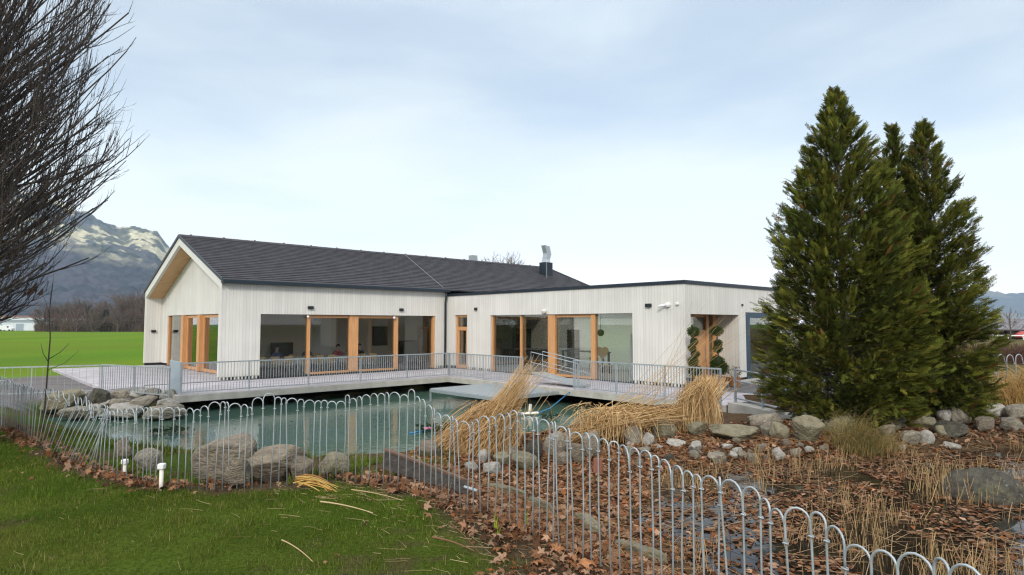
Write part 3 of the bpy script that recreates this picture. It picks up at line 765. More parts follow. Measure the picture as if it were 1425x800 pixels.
# wide window of the flat wing
fr = FR()
for a, b, dp_ in ((-3.80, -3.682, .02), (-5.88, -5.78, .02), (-8.1, -7.66, .05), (-10.43, -10.2, .03)):
    fr.ub(x0 - dp_, x1, a, b, .02, WTOP - .01)
fr.ub(x0 + .02, x1 - .02, -10.198, -8.102, WTOP - .14, WTOP - .02); fr.ub(x0 + .02, x1 - .02, -10.198, -8.102, .02, .12)
wo = fr.build('window', LA, house, bevel=.006)
for a, b in ((-5.78, -3.80), (-7.66, -5.88), (-10.2, -8.1), (-12.40, -10.43)):
    p = MB(); p.ub(U0 + .17, U0 + .186, a, b, .12 if a == -10.2 else .02, WTOP - (.14 if a == -10.2 else .01)); p.build('pane', GL, wo)
fr = SILL(); fr.ub(U0 + .08, U0 + .28, -12.42, -3.69, -.02, .018); fr.ub(U0 + .13, U0 + .23, -12.428, -12.40, .02, WTOP); fr.ub(U0 + .1, U0 + .3, -12.42, -3.69, WTOP - .008, WTOP - .001); fr.build('sill', M['black_metal'], wo)
# entrance door at the back of its recess, blue framed window at the end
ve = -W2L + 1.1
b_ = MB(); b_.ub(12.12, 15.81, ve + .002, ve + .2, 0, 2.9); b_.build('entrance_back_wall', M['charcoal'], house)
fr = FR(); fr.ub(13.95, 14.92, ve - .08, ve, .02, 2.12); fr.ub(12.9, 14.92, ve - .06, ve, 2.64, 2.73); fr.ub(14.922, 15.12, ve - .12, ve, .02, 2.735); fr.ub(15.48, 15.78, ve - .12, ve, .02, 2.735)
do = fr.build('door', LA, house, bevel=.006, label='larch entrance door in the shaded recess')
p = MB(); p.ub(12.9, 14.92, ve - .05, ve - .035, 2.122, 2.638); p.build('pane', GL, do)
p = MB(); p.ub(15.122, 15.478, ve - .05, ve - .035, .02, 2.72); p.build('pane', GL, do)
p = MB(); p.tube([W(14.8, ve - .13, .8), W(14.8, ve - .13, 1.5)], .015, 6); p.build('handle', M['steel'], do)
fr = FR(); vv0 = -W2L - .03; vv1 = -W2L + .2
fr.ub(16.402, 16.72, vv0, vv1, -.1, 2.855); fr.ub(19.35, 19.598, vv0, vv1, -.1, 2.855); fr.ub(16.722, 19.348, vv0, vv1, 2.62, 2.855); fr.ub(16.722, 19.348, vv0, vv1, -.1, .12)
mat('blue_frame', (.022, .05, .085), .4)
wo = fr.build('window', M['blue_frame'], house, bevel=.006, label='window with a wide dark blue frame')
p = MB(); p.ub(16.722, 19.348, vv0 + .1, vv0 + .116, .12, 2.62); p.build('pane', GL, wo)
# wall lamps and cameras
def lampbox(p, du, dv):
    m_ = MB(); m_.ub(p[0] - du, p[0] + du, p[1] - dv, p[1] + dv, p[2] - .07, p[2] + .07); return m_.build('wall_lamp', M['black_metal'], house, bevel=.012)
lampbox((3.92, -.05, 3.12), .13, .048); lampbox((8.82, -.05, 3.10), .11, .048); lampbox((U0 - .05, -2.58, 3.14), .048, .09); lampbox((U0 - .05, -13.23, 3.09), .048, .13)
lampbox((.45, GW - .17, 1.95), .12, .046)
def camball(p, r=.075):
    m_ = MB(); m_.ball(W(*p), r); return m_.build('security_camera', M['white_plastic'], house, smooth=True)
camball((3.82, .02, 2.70), .06); camball((8.46, .06, 2.68), .075)
m_ = MB(); m_.lathe(W(U0 - .05, -14.12, 3.1), [(0, -.1), (.09, -.08), (.11, 0), (.09, .06), (0, .09)], 10); m_.tube([W(U0 - .06, -14.1, 3.1), W(U0 - .25, -13.82, 3.03)], .05, 8); m_.build('security_camera', M['white_plastic'], house, smooth=True)
m_ = MB(); m_.ub(U0 - .1, U0 - .002, -14.6, -14.48, 3.08, 3.18); m_.build('sensor', M['white_plastic'], house, bevel=.02)
m_ = MB(); m_.lathe(W(U0 - .08, -7.56, 2.98), [(0, -.15), (.1, -.12), (.13, -.02), (.12, .05), (0, .06)], 12); m_.build('security_camera', WT, house, smooth=True)
m_ = MB(); m_.ub(16.05, 16.12, -W2L - .06, -W2L - .002, 3.12, 3.2); m_.build('sensor', M['black_metal'], house)
# inside ------------------------------------------------------------------
i_ = MB()
i_.ub(REC + .32, L1A + 6.6, .36, GW - .13, -.12, -.012); i_.build('floor', M['floor_dark'], house)
i_ = MB(); i_.ub(REC + .32, L1A + 8, .36, GW - .13, 3.0, 3.1); i_.build('ceiling', M['plaster_taupe'], house)
i_ = MB(); i_.ub(REC + .32, L1A + 5.2, 5.4, 5.55, 0, 2.998); i_.ub(L1A + 5, L1A + 5.2, .4, 5.39, 0, 2.998)
i_.build('inner_wall', M['plaster_taupe'], house)
i_ = MB(); i_.ub(6.4, 7.6, 5.25, 5.398, 0, 2.99); i_.ub(14.45, 14.8, 5.2, 5.398, 0, 2.99); i_.build('inner_wall', M['plaster_white'], house)
i_ = MB(); i_.ub(13.5, 13.62, 5.3, 5.396, 0, 2.2); i_.ub(14.25, 14.37, 5.3, 5.396, 0, 2.2); i_.ub(13.62, 14.25, 5.3, 5.396, 2.05, 2.2); i_.build('inner_door', LA, house)
ui = U0 + 5.6
i_ = MB(); i_.ub(U0 + T, UE - T, -W2L + 1.4, -.3, -.12, -.012); i_.build('floor', M['floor_dark'], house)
i_ = MB(); i_.ub(U0 + T, SK[0], -W2L + 1.4, -.3, 3.0, 3.1); i_.ub(SK[1], UE - T, -W2L + 1.4, -.3, 3.0, 3.1); i_.ub(SK[0], SK[1], -W2L + 1.4, SK[2], 3.0, 3.1); i_.ub(SK[0], SK[1], SK[3], -.3, 3.0, 3.1); i_.build('ceiling', M['plaster_white'], house)
i_ = MB(); i_.ub(ui, ui + .15, -12.58, -5.0, 0, 2.998); i_.ub(U0 + T, ui, -12.75, -12.6, 0, 2.998); i_.build('inner_wall', M['plaster_green'], house)
i_ = MB(); i_.ub(ui, ui + .15, -4.998, -2.9, 0, 2.998); i_.build('inner_wall', M['plaster_white'], house)
i_ = MB(); i_.ub(ui, ui + .15, -2.898, 3.6, 0, 2.998); i_.build('inner_wall', M['plaster_taupe'], house)
i_ = MB(); i_.ub(ui - .05, ui - .004, -4.7, -3.8, 0, 2.05); i_.build('inner_door', M['dark_wood'], house)
i_ = MB(); i_.ub(15.9, 20, ve + 2.0, ve + 2.1, 0, 2.9); i_.build('inner_wall', M['plaster_white'], house)
i_ = MB(); i_.ub(.36, L1A, .36, 1.0, -1.6, -.125); i_.ub(U0 + .4, UE - .4, -W2L + .4, -.5, -1.6, -.125); i_.ub(REC + .4, L1, 1.0, GW - .2, -1.6, -.125)
i_.build('foundation', M['dark_concrete'], house)
# ------------------------------------------------------------------ deck, terrace, railings
def pave_mat():
    m = mat('paving', (.36, .345, .36), .8, 0, .3); N, LK, b = nodes(m)
    g = N.new('ShaderNodeNewGeometry'); mp_ = N.new('ShaderNodeMapping'); mp_.inputs['Rotation'].default_value = (0, 0, -math.atan2(D1[1], D1[0]))
    br = N.new('ShaderNodeTexBrick'); br.inputs['Scale'].default_value = 1.0; br.inputs['Mortar Size'].default_value = .008; br.inputs['Brick Width'].default_value = 1.2; br.inputs['Row Height'].default_value = .3
    br.inputs['Color1'].default_value = (.38, .355, .38, 1); br.inputs['Color2'].default_value = (.46, .435, .455, 1); br.inputs['Mortar'].default_value = (.2, .19, .2, 1)
    LK(g.outputs['Position'], mp_.inputs[0]); LK(mp_.outputs[0], br.inputs['Vector'])
    z = N.new('ShaderNodeTexNoise'); z.inputs['Scale'].default_value = 1.3; z.inputs['Detail'].default_value = 6; LK(g.outputs['Position'], z.inputs['Vector'])
    mr = N.new('ShaderNodeMapRange'); mr.inputs[1].default_value = .3; mr.inputs[2].default_value = .7; mr.inputs[3].default_value = .8; mr.inputs[4].default_value = 1.15; LK(z.outputs['Fac'], mr.inputs[0])
    vm = N.new('ShaderNodeVectorMath'); vm.operation = 'SCALE'; LK(br.outputs['Color'], vm.inputs[0]); LK(mr.outputs[0], vm.inputs['Scale']); LK(vm.outputs[0], b.inputs['Base Color'])
pave_mat()
VD, UD = -4.8, 8.3            # outer edges of the deck
t_ = MB(); t_.prism_z([W(*p)[:2] for p in ((-2.8, -.42), (-2.8, 0), (REC + .3, 0), (REC + .3, GW), (-4.2, GW + .2), (-4.2, -.9))], -.3, -.004)
tag(t_.build('terrace', M['paving'], bevel=.01), 'pale grey paved terrace in front of the gable', kind='structure')
t_ = MB(); t_.prism_z([W(*p)[:2] for p in ((-2.8, VD), (UD, VD), (UD, -18.3), (U0 - .002, -18.3), (U0 - .002, -.42), (-2.8, -.42))], -.22, -.002)
tag(t_.build('deck', M['paving'], bevel=.01), 'paved deck running round the house above the pond', kind='structure')
t_ = MB()
t_.ub(-2.85, UD - .002, VD - .06, VD - .004, -.24, -.01); t_.ub(UD - .06, UD - .004, -18.3, VD - .062, -.24, -.01); t_.ub(-2.86, -2.804, VD - .002, -.5, -.24, -.01)
tag(t_.build('deck_edge', M['concrete'], bevel=.008), 'pale concrete edge of the deck', kind='structure')
noise_mat('asphalt', (.10, .105, .11), (.15, .155, .16), 30, rough=.9, bump=.3)
t_ = MB(); t_.prism_z([W(*p)[:2] for p in ((U0, -15.0), (30, -15.0), (30, -21), (12, -21.6), (8.3, -18.32), (U0, -18.32))], -.35, -.02)
tag(t_.build('asphalt_path', M['asphalt']), 'dark grey asphalt path to the entrance', kind='structure')
t_ = MB(); t_.prism_z([W(*p)[:2] for p in ((12.0, -14.88), (21, -14.88), (21, -15.3), (12, -15.3))], -.3, .06)
tag(t_.build('kerb', M['concrete'], bevel=.01), 'pale concrete kerb before the entrance', kind='structure')
GV = M['galvanised']
def railing(label, runs, h=1.0, bal=.115, sheet_end=None, group=None, z0=0., post_step=2.2, pw=.014, bw=1.0):
    """runs: list of pieces, each a pair of plan points; every piece gets one panel of balusters, a handrail and posts"""
    a = runs[0][0]
    t = thing('railing', (a[0], a[1], z0), label, 'railing', group)
    for (a, b) in runs:
        a = np.array(a[:2]); b = np.array(b[:2]); Lr = np.linalg.norm(b - a); d_ = (b - a) / Lr; nn_ = np.array([-d_[1], d_[0]])
        m_ = MB(); n = int(Lr / bal)
        for k in range(n + 1):
            p = a + d_ * (k * Lr / n); q = nn_ * .004; e = d_ * .013 * bw
            c = [p - q * 3 - e * .5, p + q * 3 - e * .5, p + q * 3 + e * .5, p - q * 3 + e * .5]
            m_.hexa([(*k_, z0 + .09) for k_ in c] + [(*k_, z0 + h - .03) for k_ in c])
        q = nn_ * .018
        c = [a - q, b - q, b + q, a + q]; m_.hexa([(*k_, z0 + .06) for k_ in c] + [(*k_, z0 + .092) for k_ in c])
        m_.build('baluster_panel', GV, t)
        m_ = MB(); q = nn_ * .025; c = [a - q, b - q, b + q, a + q]; m_.hexa([(*k_, z0 + h - .03) for k_ in c] + [(*k_, z0 + h + .012) for k_ in c]); m_.build('handrail', GV, t)
        n = max(1, round(Lr / post_step))
        for k in range(n + 1):
            p = a + d_ * (.03 + k * (Lr - .06) / n); e = d_ * pw; q = nn_ * pw
            c = [p - q - e, p + q - e, p + q + e, p - q + e]
            m_ = MB(); m_.hexa([(*k_, z0 - .1) for k_ in c] + [(*k_, z0 + h - .032) for k_ in c]); m_.build('post', GV, t)
    return t
e1 = VD + .12; e2 = UD - .12
rl = railing('grey steel railing along the deck before the gabled wing, with a solid end panel', [(W(-2.7, e1), W(e2 + .24, e1)), (W(e2 + .24, e1 - .03), W(e2 + .24, -9.55))], 1.05, .10)
pn = MB(); pn.ub(-2.74, -2.70, e1, e1 + 1.15, .05, 1.10); pn.ub(-2.76, -2.68, e1 + 1.15, e1 + 1.2, .0, 1.12)
noise_mat('grey_panel', (.36, .43, .48), (.42, .49, .54), 2, rough=.45, metal=.2)
pn.build('end_panel', M['grey_panel'], rl)
railing('grey steel railing on the deck before the flat roofed wing', [(W(e2 + .1, -12.35), W(e2 + .02, -18.2))], 1.05, .10)
# thin wire railing beside the terrace and the gravel
q0 = on_z(237, 512, .95); q1 = on_z(142, 507, .95); q2 = on_z(-60, 512, .95)
railing('thin wire railing at the water side of the paved terrace', [(q0, q1)], .95, .13, z0=0, bw=.45)
railing('low double railed fence at the left of the gravel patch', [(q1 + np.array([-.05, .02, 0]), q2)], .95, .2, z0=-.02, bw=.45)
# ramp with wing wall and rail
P3 = np.array(W(8.25, -18.35)[:2]); P4 = on_z(1105, 581, -.05)[:2]
d_ = (P4 - P3) / np.linalg.norm(P4 - P3); nn_ = np.array([-d_[1], d_[0]])
P5 = P4 + d_ * .9
rw = MB(); c = [P3, P5, P5 + nn_ * .35, P3 + nn_ * .35]
rw.hexa([(*k_, -.75) for k_ in c] + [(*c[0], .10), (*c[1], -.06), (*c[2], -.06), (*c[3], .10)])
tag(rw.build('ramp_wall', M['concrete'], bevel=.02), 'pale concrete wing wall at the foot of the ramp', 'wall')
rr_ = thing('ramp_railing', (*P3, .05), 'grey three bar railing beside the ramp down from the deck', 'railing')
Lr = np.linalg.norm(P5 - P3)
for k in range(int(Lr_ := np.linalg.norm(P5 - P3)) + 1):
    p = P3 + d_ * (.15 + k * 1.0) + nn_ * .17
    m_ = MB(); m_.box(p[0] - .03, p[0] + .03, p[1] - .03, p[1] + .03, .05 - .02 * k, 1.02 - .03 * k); m_.build('post', GV, rr_)
for zz in (1.04, .72, .22):
    m_ = MB(); a = P3 + d_ * .1 + nn_ * .17; b = P5 + nn_ * .17
    m_.tube([(*a, zz), (*b, zz - .2)], .024, 8); m_.build('rail', GV, rr_, smooth=True)
# jetty in the pond
jt = thing('jetty', W(5.35, -7.7, -.15), 'low grey grating jetty on thin legs in the pond', 'jetty')
m_ = MB()
ja = [W(5.3, -7.7), W(8.25, -7.7), W(8.25, -11.6), W(5.3, -11.6)]
m_.ub(5.3, 8.25, -7.76, -7.7, -.24, -.12); m_.ub(5.3, 8.25, -11.66, -11.6, -.24, -.12); m_.ub(5.24, 5.3, -11.66, -7.7, -.24, -.12); m_.ub(5.302, 8.25, -9.7, -9.64, -.24, -.125)
m_.build('frame', GV, jt)
m_ = MB()
for k in range(21): m_.ub(5.302 + k * .14, 5.302 + k * .14 + .09, -11.598, -7.702, -.135, -.10)
m_.build('grating', GV, jt)
for u, v in ((5.27, -7.73), (5.27, -11.63), (7.9, -7.73)):
    m_ = MB(); m_.ub(u - .03, u + .03, v - .03, v + .03, -1.4, -.242); m_.build('leg', GV, jt)
gw = thing('gangway', W(8.3, -11.2, 0), 'grey sloping gangway board with thin handrails in the gap of the deck railing', 'gangway')
m_ = MB(); m_.hexa([W(8.7, -9.75, .38), W(9.4, -9.75, .38), W(9.4, -12.2, .04), W(8.7, -12.2, .04), W(8.7, -9.75, .44), W(9.4, -9.75, .44), W(9.4, -12.2, .10), W(8.7, -12.2, .10)])
m_.build('board', GV, gw)
for u in (8.72, 9.38):
    m_ = MB(); m_.tube([W(u, -9.7, .42), W(u, -9.7, 1.25), W(u, -12.2, .9), W(u, -12.2, .1)], .016, 6); m_.tube([W(u, -9.7, .85), W(u, -12.2, .5)], .013, 6); m_.build('handrail', GV, gw)
# furniture ------------------------------------------------------------------
def make_chair(loc, rz, label, group):
    t = thing('wooden_chair', (0, 0, 0), label, 'chair', group)
    MB().box(-.2, .2, -.2, .2, .43, .46).build('seat', M['birch'], t, bevel=.01)
    MB().box(-.2, .2, -.215, -.195, .55, .88).build('backrest', M['birch'], t, bevel=.01)
    for a, b in ((-.18, -.19), (.18, -.19), (-.18, .18), (.18, .18)):
        m_ = MB(); m_.tube([(a, b, 0), (a * .97, b, .43)] + ([(a * .95, -.205, .86)] if b < 0 else []), .012, 6); m_.build('leg', M['steel'], t)
    t.location = loc; t.rotation_euler = (0, 0, rz)
    return t
TZ = math.atan2(D1[1], D1[0])
tb0 = None; ch0 = None
tabs = ((2.6, 1.5), (4.75, 1.5), (7.05, 1.6))
tl = ('dining table inside the first bay of the gabled wing', 'dining table behind the wooden post in the middle of the long window', 'dining table inside the right bay of the long window')
clothl = ('white tablecloth on the dining table in the first bay', 'white tablecloth on the dining table behind the window post', 'white tablecloth on the dining table in the right bay')
k = 0
for i, (u, v) in enumerate(tabs):
    lx = W(u, v, 0)
    if tb0 is None:
        tb0 = thing('dining_table', (0, 0, 0), tl[i], 'table', 'dining tables in the long room')
        MB().box(-.98, .98, -.42, .42, .70, .735).build('tabletop', M['birch'], tb0)
        for a in (-.85, .85):
            for b in (-.34, .34): MB().box(a - .025, a + .025, b - .025, b + .025, 0, .70).build('leg', M['steel'], tb0)
        tb0.location = lx; tb0.rotation_euler = (0, 0, TZ)
    else: dup(tb0, lx, TZ, tl[i])
    c = MB(); c.box(-1.03, 1.03, -.47, .47, .737, .745)
    for a, b, e, g_ in ((-1.03, 1.03, -.475, -.468), (-1.03, 1.03, .468, .475), (-1.035, -1.028, -.468, .468), (1.028, 1.035, -.468, .468)): c.box(a, b, e, g_, .46, .745)
    co = c.build('tablecloth', M['white_cloth']); co.location = lx; co.rotation_euler = (0, 0, TZ); tag(co, clothl[i], 'tablecloth', 'white tablecloths in the long room')
    for j in range(3):
        for sd in (-1, 1):
            uu_ = u - .62 + j * .62; vv_ = v + sd * .62
            lab = '%s birch chair at the %s of the %s dining table' % (('left', 'middle', 'right')[j], 'window side' if sd < 0 else 'far side', ('left', 'middle', 'right')[i])
            if ch0 is None: ch0 = make_chair(W(uu_, vv_, 0), TZ + (0 if sd < 0 else math.pi), lab, 'birch chairs round the dining tables')
            else: dup(ch0, W(uu_, vv_, 0), TZ + (0 if sd < 0 else math.pi), lab)
# television box and a low cabinet
sc_ = thing('screen', W(4.5, 4.6, 0), 'big black screen on a stand behind the first dining table', 'screen')
MB().ub(3.95, 5.1, 4.55, 4.65, .55, 1.40).build('display', M['charcoal'], sc_, bevel=.01)
MB().ub(4.4, 4.6, 4.5, 4.7, .031, .549).build('stand', M['black_metal'], sc_)
MB().ub(4.1, 4.9, 4.4, 4.85, .0, .03).build('foot', M['black_metal'], sc_)
sc2 = thing('wall_screen', W(10.8, 5.3, 1.5), 'dark screen hung on the back wall of the long room', 'screen')
MB().ub(10.3, 11.25, 5.30, 5.37, 1.12, 2.18).build('display', M['charcoal'], sc2, bevel=.01); MB().ub(10.26, 11.29, 5.32, 5.365, 1.08, 2.22).build('frame', M['black_metal'], sc2)
gb = thing('cabinet', W(12.5, 4.9, 0), 'grey cupboard in the right corner of the long room', 'cabinet')
MB().ub(12.0, 13.1, 4.7, 5.2, .05, 1.35).build('body', M['charcoal'], gb, bevel=.01); MB().ub(12.05, 12.54, 4.675, 4.698, .1, 1.3).build('door', M['cloth_grey'], gb); MB().ub(12.56, 13.05, 4.675, 4.698, .1, 1.3).build('door', M['cloth_grey'], gb)
# people at the tables
def person(loc, rz, top, label, lean=0.):
    t = thing('person', loc, label, 'person', 'guests seated at the dining tables', rz)
    bm_v = [(0, 0, .50), (0, .02, .72), (0, .03 + lean * .5, .92), (0, .05 + lean, 1.02), (0, .06 + lean, 1.10), (0, .08 + lean, 1.20), (0, .09 + lean, 1.29)]
    rad = [.14, .125, .14, .07, .055, .088, .07]
    ed = [(0, 1), (1, 2), (2, 3), (3, 4), (4, 5), (5, 6)]
    for sx in (-1, 1):
        b = len(bm_v); bm_v += [(sx * .17, .03 + lean * .5, .95), (sx * .22, .12, .74), (sx * .15, .34, .76), (sx * .12, .42, .77)]; rad += [.06, .047, .038, .032]
        ed += [(2, b), (b, b + 1), (b + 1, b + 2), (b + 2, b + 3)]
        b = len(bm_v); bm_v += [(sx * .09, .05, .50), (sx * .11, .42, .50), (sx * .11, .44, .10), (sx * .11, .55, .05)]; rad += [.085, .065, .045, .04]
        ed += [(0, b), (b, b + 1), (b + 1, b + 2), (b + 2, b + 3)]
    me = bpy.data.meshes.new('body'); me.from_pydata(bm_v, ed, [])
    o = link_mesh('body', me, M['skin'], t)
    sk = o.modifiers.new('Skin', 'SKIN')
    for i, r_ in enumerate(rad): me.skin_vertices[0].data[i].radius = (r_, r_)
    me.skin_vertices[0].data[0].use_root = True
    ss_ = o.modifiers.new('Sub', 'SUBSURF'); ss_.levels = 1; ss_.render_levels = 2
    h_ = MB(); h_.ball((0, .06 + lean, 1.235), .108, 14, 9, (.92, 1.0, 1.05)); h_.v = [(x, y if z > 1.24 else min(y, .07 + lean), max(z, 1.13)) for x, y, z in h_.v]; h_.build('hair', M['hair_dark'], t, smooth=True, local=True)
    c_ = MB(); c_.lathe((0, .03 + lean * .4, 0), [(.165, .5), (.16, .7), (.185, .88), (.16, .98), (.07, 1.05)], 16)
    c_.v = [(x, .03 + lean * .4 + (y - .03 - lean * .4) * .78, z) for x, y, z in c_.v]
    for sx in (-1, 1): c_.tube([(sx * .13, .03 + lean * .5, .97), (sx * .19, .05 + lean * .3, .9), (sx * .225, .12, .745), (sx * .17, .29, .755)], [.07, .068, .06, .05], 10)
    c_.build('shirt', top, t, smooth=True, local=True)
    e_ = MB()
    for sx in (-1, 1): e_.ball((sx * .032, .165 + lean, 1.215), .011, 6, 4)
    e_.build('eyes', M['hair_dark'], t, local=True)
    return t
person(W(3.22, 2.12, 0), TZ + math.pi, M['cloth_blue'], 'dark haired guest in a blue top at the first dining table', .02)
person(W(4.75, 2.12, 0), TZ + math.pi, M['cloth_black'], 'guest in black seated behind the middle table', .05)
person(W(6.43, 2.22, 0), TZ + math.pi, M['cloth_red'], 'guest in a dark red top at the right bay table', .03)
person(W(7.05, 2.22, 0), TZ + math.pi, M['cloth_grey'], 'guest in a grey top at the right bay table', .06)
person(W(7.67, 2.22, 0), TZ + math.pi, M['cloth_black'], 'guest in black at the right end of the right bay table', .01)
# bar tables, stools, kitchen, lamps in the flat wing
bt = thing('bar_table', W(14.85, -7.2, 0), 'tall dark wooden bar table by the wing window', 'table')
MB().ub(14.6, 15.2, -8.6, -5.8, .98, 1.03).build('tabletop', M['dark_wood'], bt, bevel=.01)
for u in (14.68, 15.12):
    for v in (-8.5, -5.9): MB().ub(u - .04, u + .04, v - .04, v + .04, 0, .98).build('leg', M['dark_wood'], bt)
st0 = None
for i, (u, v, la) in enumerate(((14.2, -6.3, 'dark bar stool at the left end of the tall bar table'), (14.2, -7.05, 'dark bar stool in the middle of the tall bar table'), (14.25, -8.3, 'dark bar stool beside the heart backed chair'))):
    if st0 is None:
        st0 = thing('bar_stool', (0, 0, 0), la, 'stool', 'bar stools in the flat wing')
        MB().box(-.18, .18, -.18, .18, .74, .78).build('seat', M['dark_wood'], st0, bevel=.01)
        for a in (-1, 1):
            for b in (-1, 1): m_ = MB(); m_.tube([(a * .2, b * .2, 0), (a * .14, b * .14, .74)], .018, 6); m_.build('leg', M['dark_wood'], st0)
        m_ = MB(); m_.tube([(-.18, -.18, .25), (.18, -.18, .25), (.18, .18, .25), (-.18, .18, .25), (-.18, -.18, .25)], .012, 6); m_.build('footrest', M['dark_wood'], st0)
        st0.location = W(u, v, 0); st0.rotation_euler = (0, 0, TZ)
    else: dup(st0, W(u, v, 0), TZ + .2 * i, la)
hc = thing('heart_chair', W(13.2, -9.65, 0), 'wooden chair with a heart shaped back behind the right pane', 'chair')
hp = []
for k in range(28):
    q = 2 * math.pi * k / 28; hp.append((.022 * 16 * math.sin(q) ** 3, .021 * (13 * math.cos(q) - 5 * math.cos(2 * q) - 2 * math.cos(3 * q) - math.cos(4 * q)) + 1.1))
m_ = MB(); n_ = len(hp); m_.add([W(13.2, -9.65 + a, z) for a, z in hp] + [W(13.25, -9.65 + a, z) for a, z in hp], [tuple(range(n_)), tuple(range(2 * n_ - 1, n_ - 1, -1))] + [(i, (i + 1) % n_, (i + 1) % n_ + n_, i + n_) for i in range(n_)])
m_.build('backrest', M['birch'], hc)
MB().ub(13.22, 13.7, -9.9, -9.4, .46, .52).build('seat', M['birch'], hc)
for u in (13.27, 13.64):
    for v in (-9.85, -9.45): m_ = MB(); m_.tube([W(u, v, 0), W(u, v, .46)], .03, 8); m_.build('leg', M['birch'], hc)
kt = thing('kitchen_counter', W(15.5, -2.0, 0), 'dark kitchen counter with a pale top in the flat wing', 'counter')
MB().ub(15.2, 15.9, -3.7, -.5, .05, .95).build('body', M['charcoal'], kt, bevel=.01); MB().ub(15.15, 15.95, -3.75, -.45, .952, 1.0).build('worktop', M['cloth_grey'], kt)
MB().ub(16.7, 17.3, -.9, -.2, .05, 2.1).build('tall_unit', M['charcoal'], kt)
for u, v, zz, la in ((14.5, -8.53, 1.95, 'black globe pendant lamp over the right end of the bar table'), (15.0, -6.25, 2.0, 'black shade pendant lamp over the left end of the bar table')):
    p_ = thing('pendant_lamp', W(u, v, 3.0), la, 'lamp', 'pendant lamps in the flat wing')
    m_ = MB(); m_.tube([W(u, v, 2.99), W(u, v, zz + .1)], .012, 6); m_.build('cord', M['black_metal'], p_)
    m_ = MB()
    if zz < 2: m_.ball(W(u, v, zz), .17)
    else: m_.lathe(W(u, v, zz - .1), [(.18, 0), (.17, .04), (.05, .18), (.02, .22)], 14)
    m_.build('lamp_shade', M['black_metal'], p_, smooth=True)
p_ = thing('ring_ornament', W(U0 + .5, -4.75, 2.9), 'white ring ornament hanging behind the left pane of the wing window', 'ornament')
m_ = MB(); m_.tube([W(U0 + .5, -4.75, 2.98), W(U0 + .5, -4.75, 2.5)], .008, 5); m_.build('string', M['white_plastic'], p_)
m_ = MB(); m_.tube([W(U0 + .5, -4.75 + .13 * math.cos(q * .5236), 2.36 + .15 * math.sin(q * .5236)) for q in range(13)], .025, 8); m_.build('ring', M['white_plastic'], p_, smooth=True)
wp = thing('display_post', W(U0 + .7, -12.1, 0), 'white upright board standing inside the right end of the wing window', 'board')
MB().ub(U0 + .6, U0 + .66, -12.45, -11.85, .05, 1.95).build('panel', M['white_plastic'], wp); MB().ub(U0 + .45, U0 + .8, -12.4, -11.9, .0, .05).build('foot', M['steel'], wp)
# ------------------------------------------------------------------ hoop fence round the pond
TOPS = [(0, 523), (6, 523), (18, 532), (60, 543), (100, 563), (150, 572), (180, 568), (210, 566), (249, 565), (275, 570), (297, 556), (320, 560), (345, 567), (356, 548), (366, 549), (378, 556), (401, 553), (425, 557), (450, 558), (470, 556), (478, 549), (492, 554),
        (510, 546), (530, 547), (550, 548), (560, 550), (566, 542), (572, 548), (590, 561), (606, 572), (624, 578), (640, 585), (653, 585), (670, 578), (690, 575), (712, 570), (732, 578), (760, 585), (788, 596), (820, 604), (852, 614), (863, 620), (893, 627), (936, 645), (959, 658), (1010, 664), (1038, 676), (1070, 704), (1104, 702), (1142, 720), (1184, 757), (1223, 764), (1262, 765), (1312, 777), (1376, 785), (1450, 800)]
rngF = np.random.RandomState(4)
fen = thing('hoop_fence', (-1.0, 6.9, .5), 'weathered grey wire hoop fence winding round the near bank of the pond', 'fence')
def walk(poly, steps):
    """points along a polyline; steps(px) gives the spacing"""
    pts = []; i = 0; p = poly[0].copy(); t = 0
    seg = np.linalg.norm(np.diff(poly[:, :2], axis=0), axis=1); cum = np.concatenate([[0], np.cumsum(seg)])
    s = 0
    while s < cum[-1]:
        j = min(np.searchsorted(cum, s, side='right') - 1, len(seg) - 1); f = (s - cum[j]) / seg[j]
        q = poly[j] + (poly[j + 1] - poly[j]) * f; pts.append(q); s += steps(q)
    return pts
fp = walk(FENCE[:13], lambda q: (.23 if q[0] < -6.2 else .135 if q[0] < -4.2 else .088 if q[0] < -1.9 else .104) * rngF.uniform(.93, 1.07))
fp = [q for q in fp if q[0] < 1.95 and q[0] > -12.5]
tops = []
for q in fp:
    px, _ = to_px((q[0], q[1], 1.4)); ty = np.interp(px, [a for a, b in TOPS], [b for a, b in TOPS]) + rngF.normal(0, 1.3) * (1 if px < 900 else .3)
    z = at_y(px, ty, q[1])[2]
    lean = rngF.normal(0, .018)
    dx = .35 * sst(40, 75, px) * (1 - sst(110, 150, px)) if px < 160 else 0
    tops.append(np.array([q[0] + lean + dx, q[1] + rngF.normal(0, .02), z]))
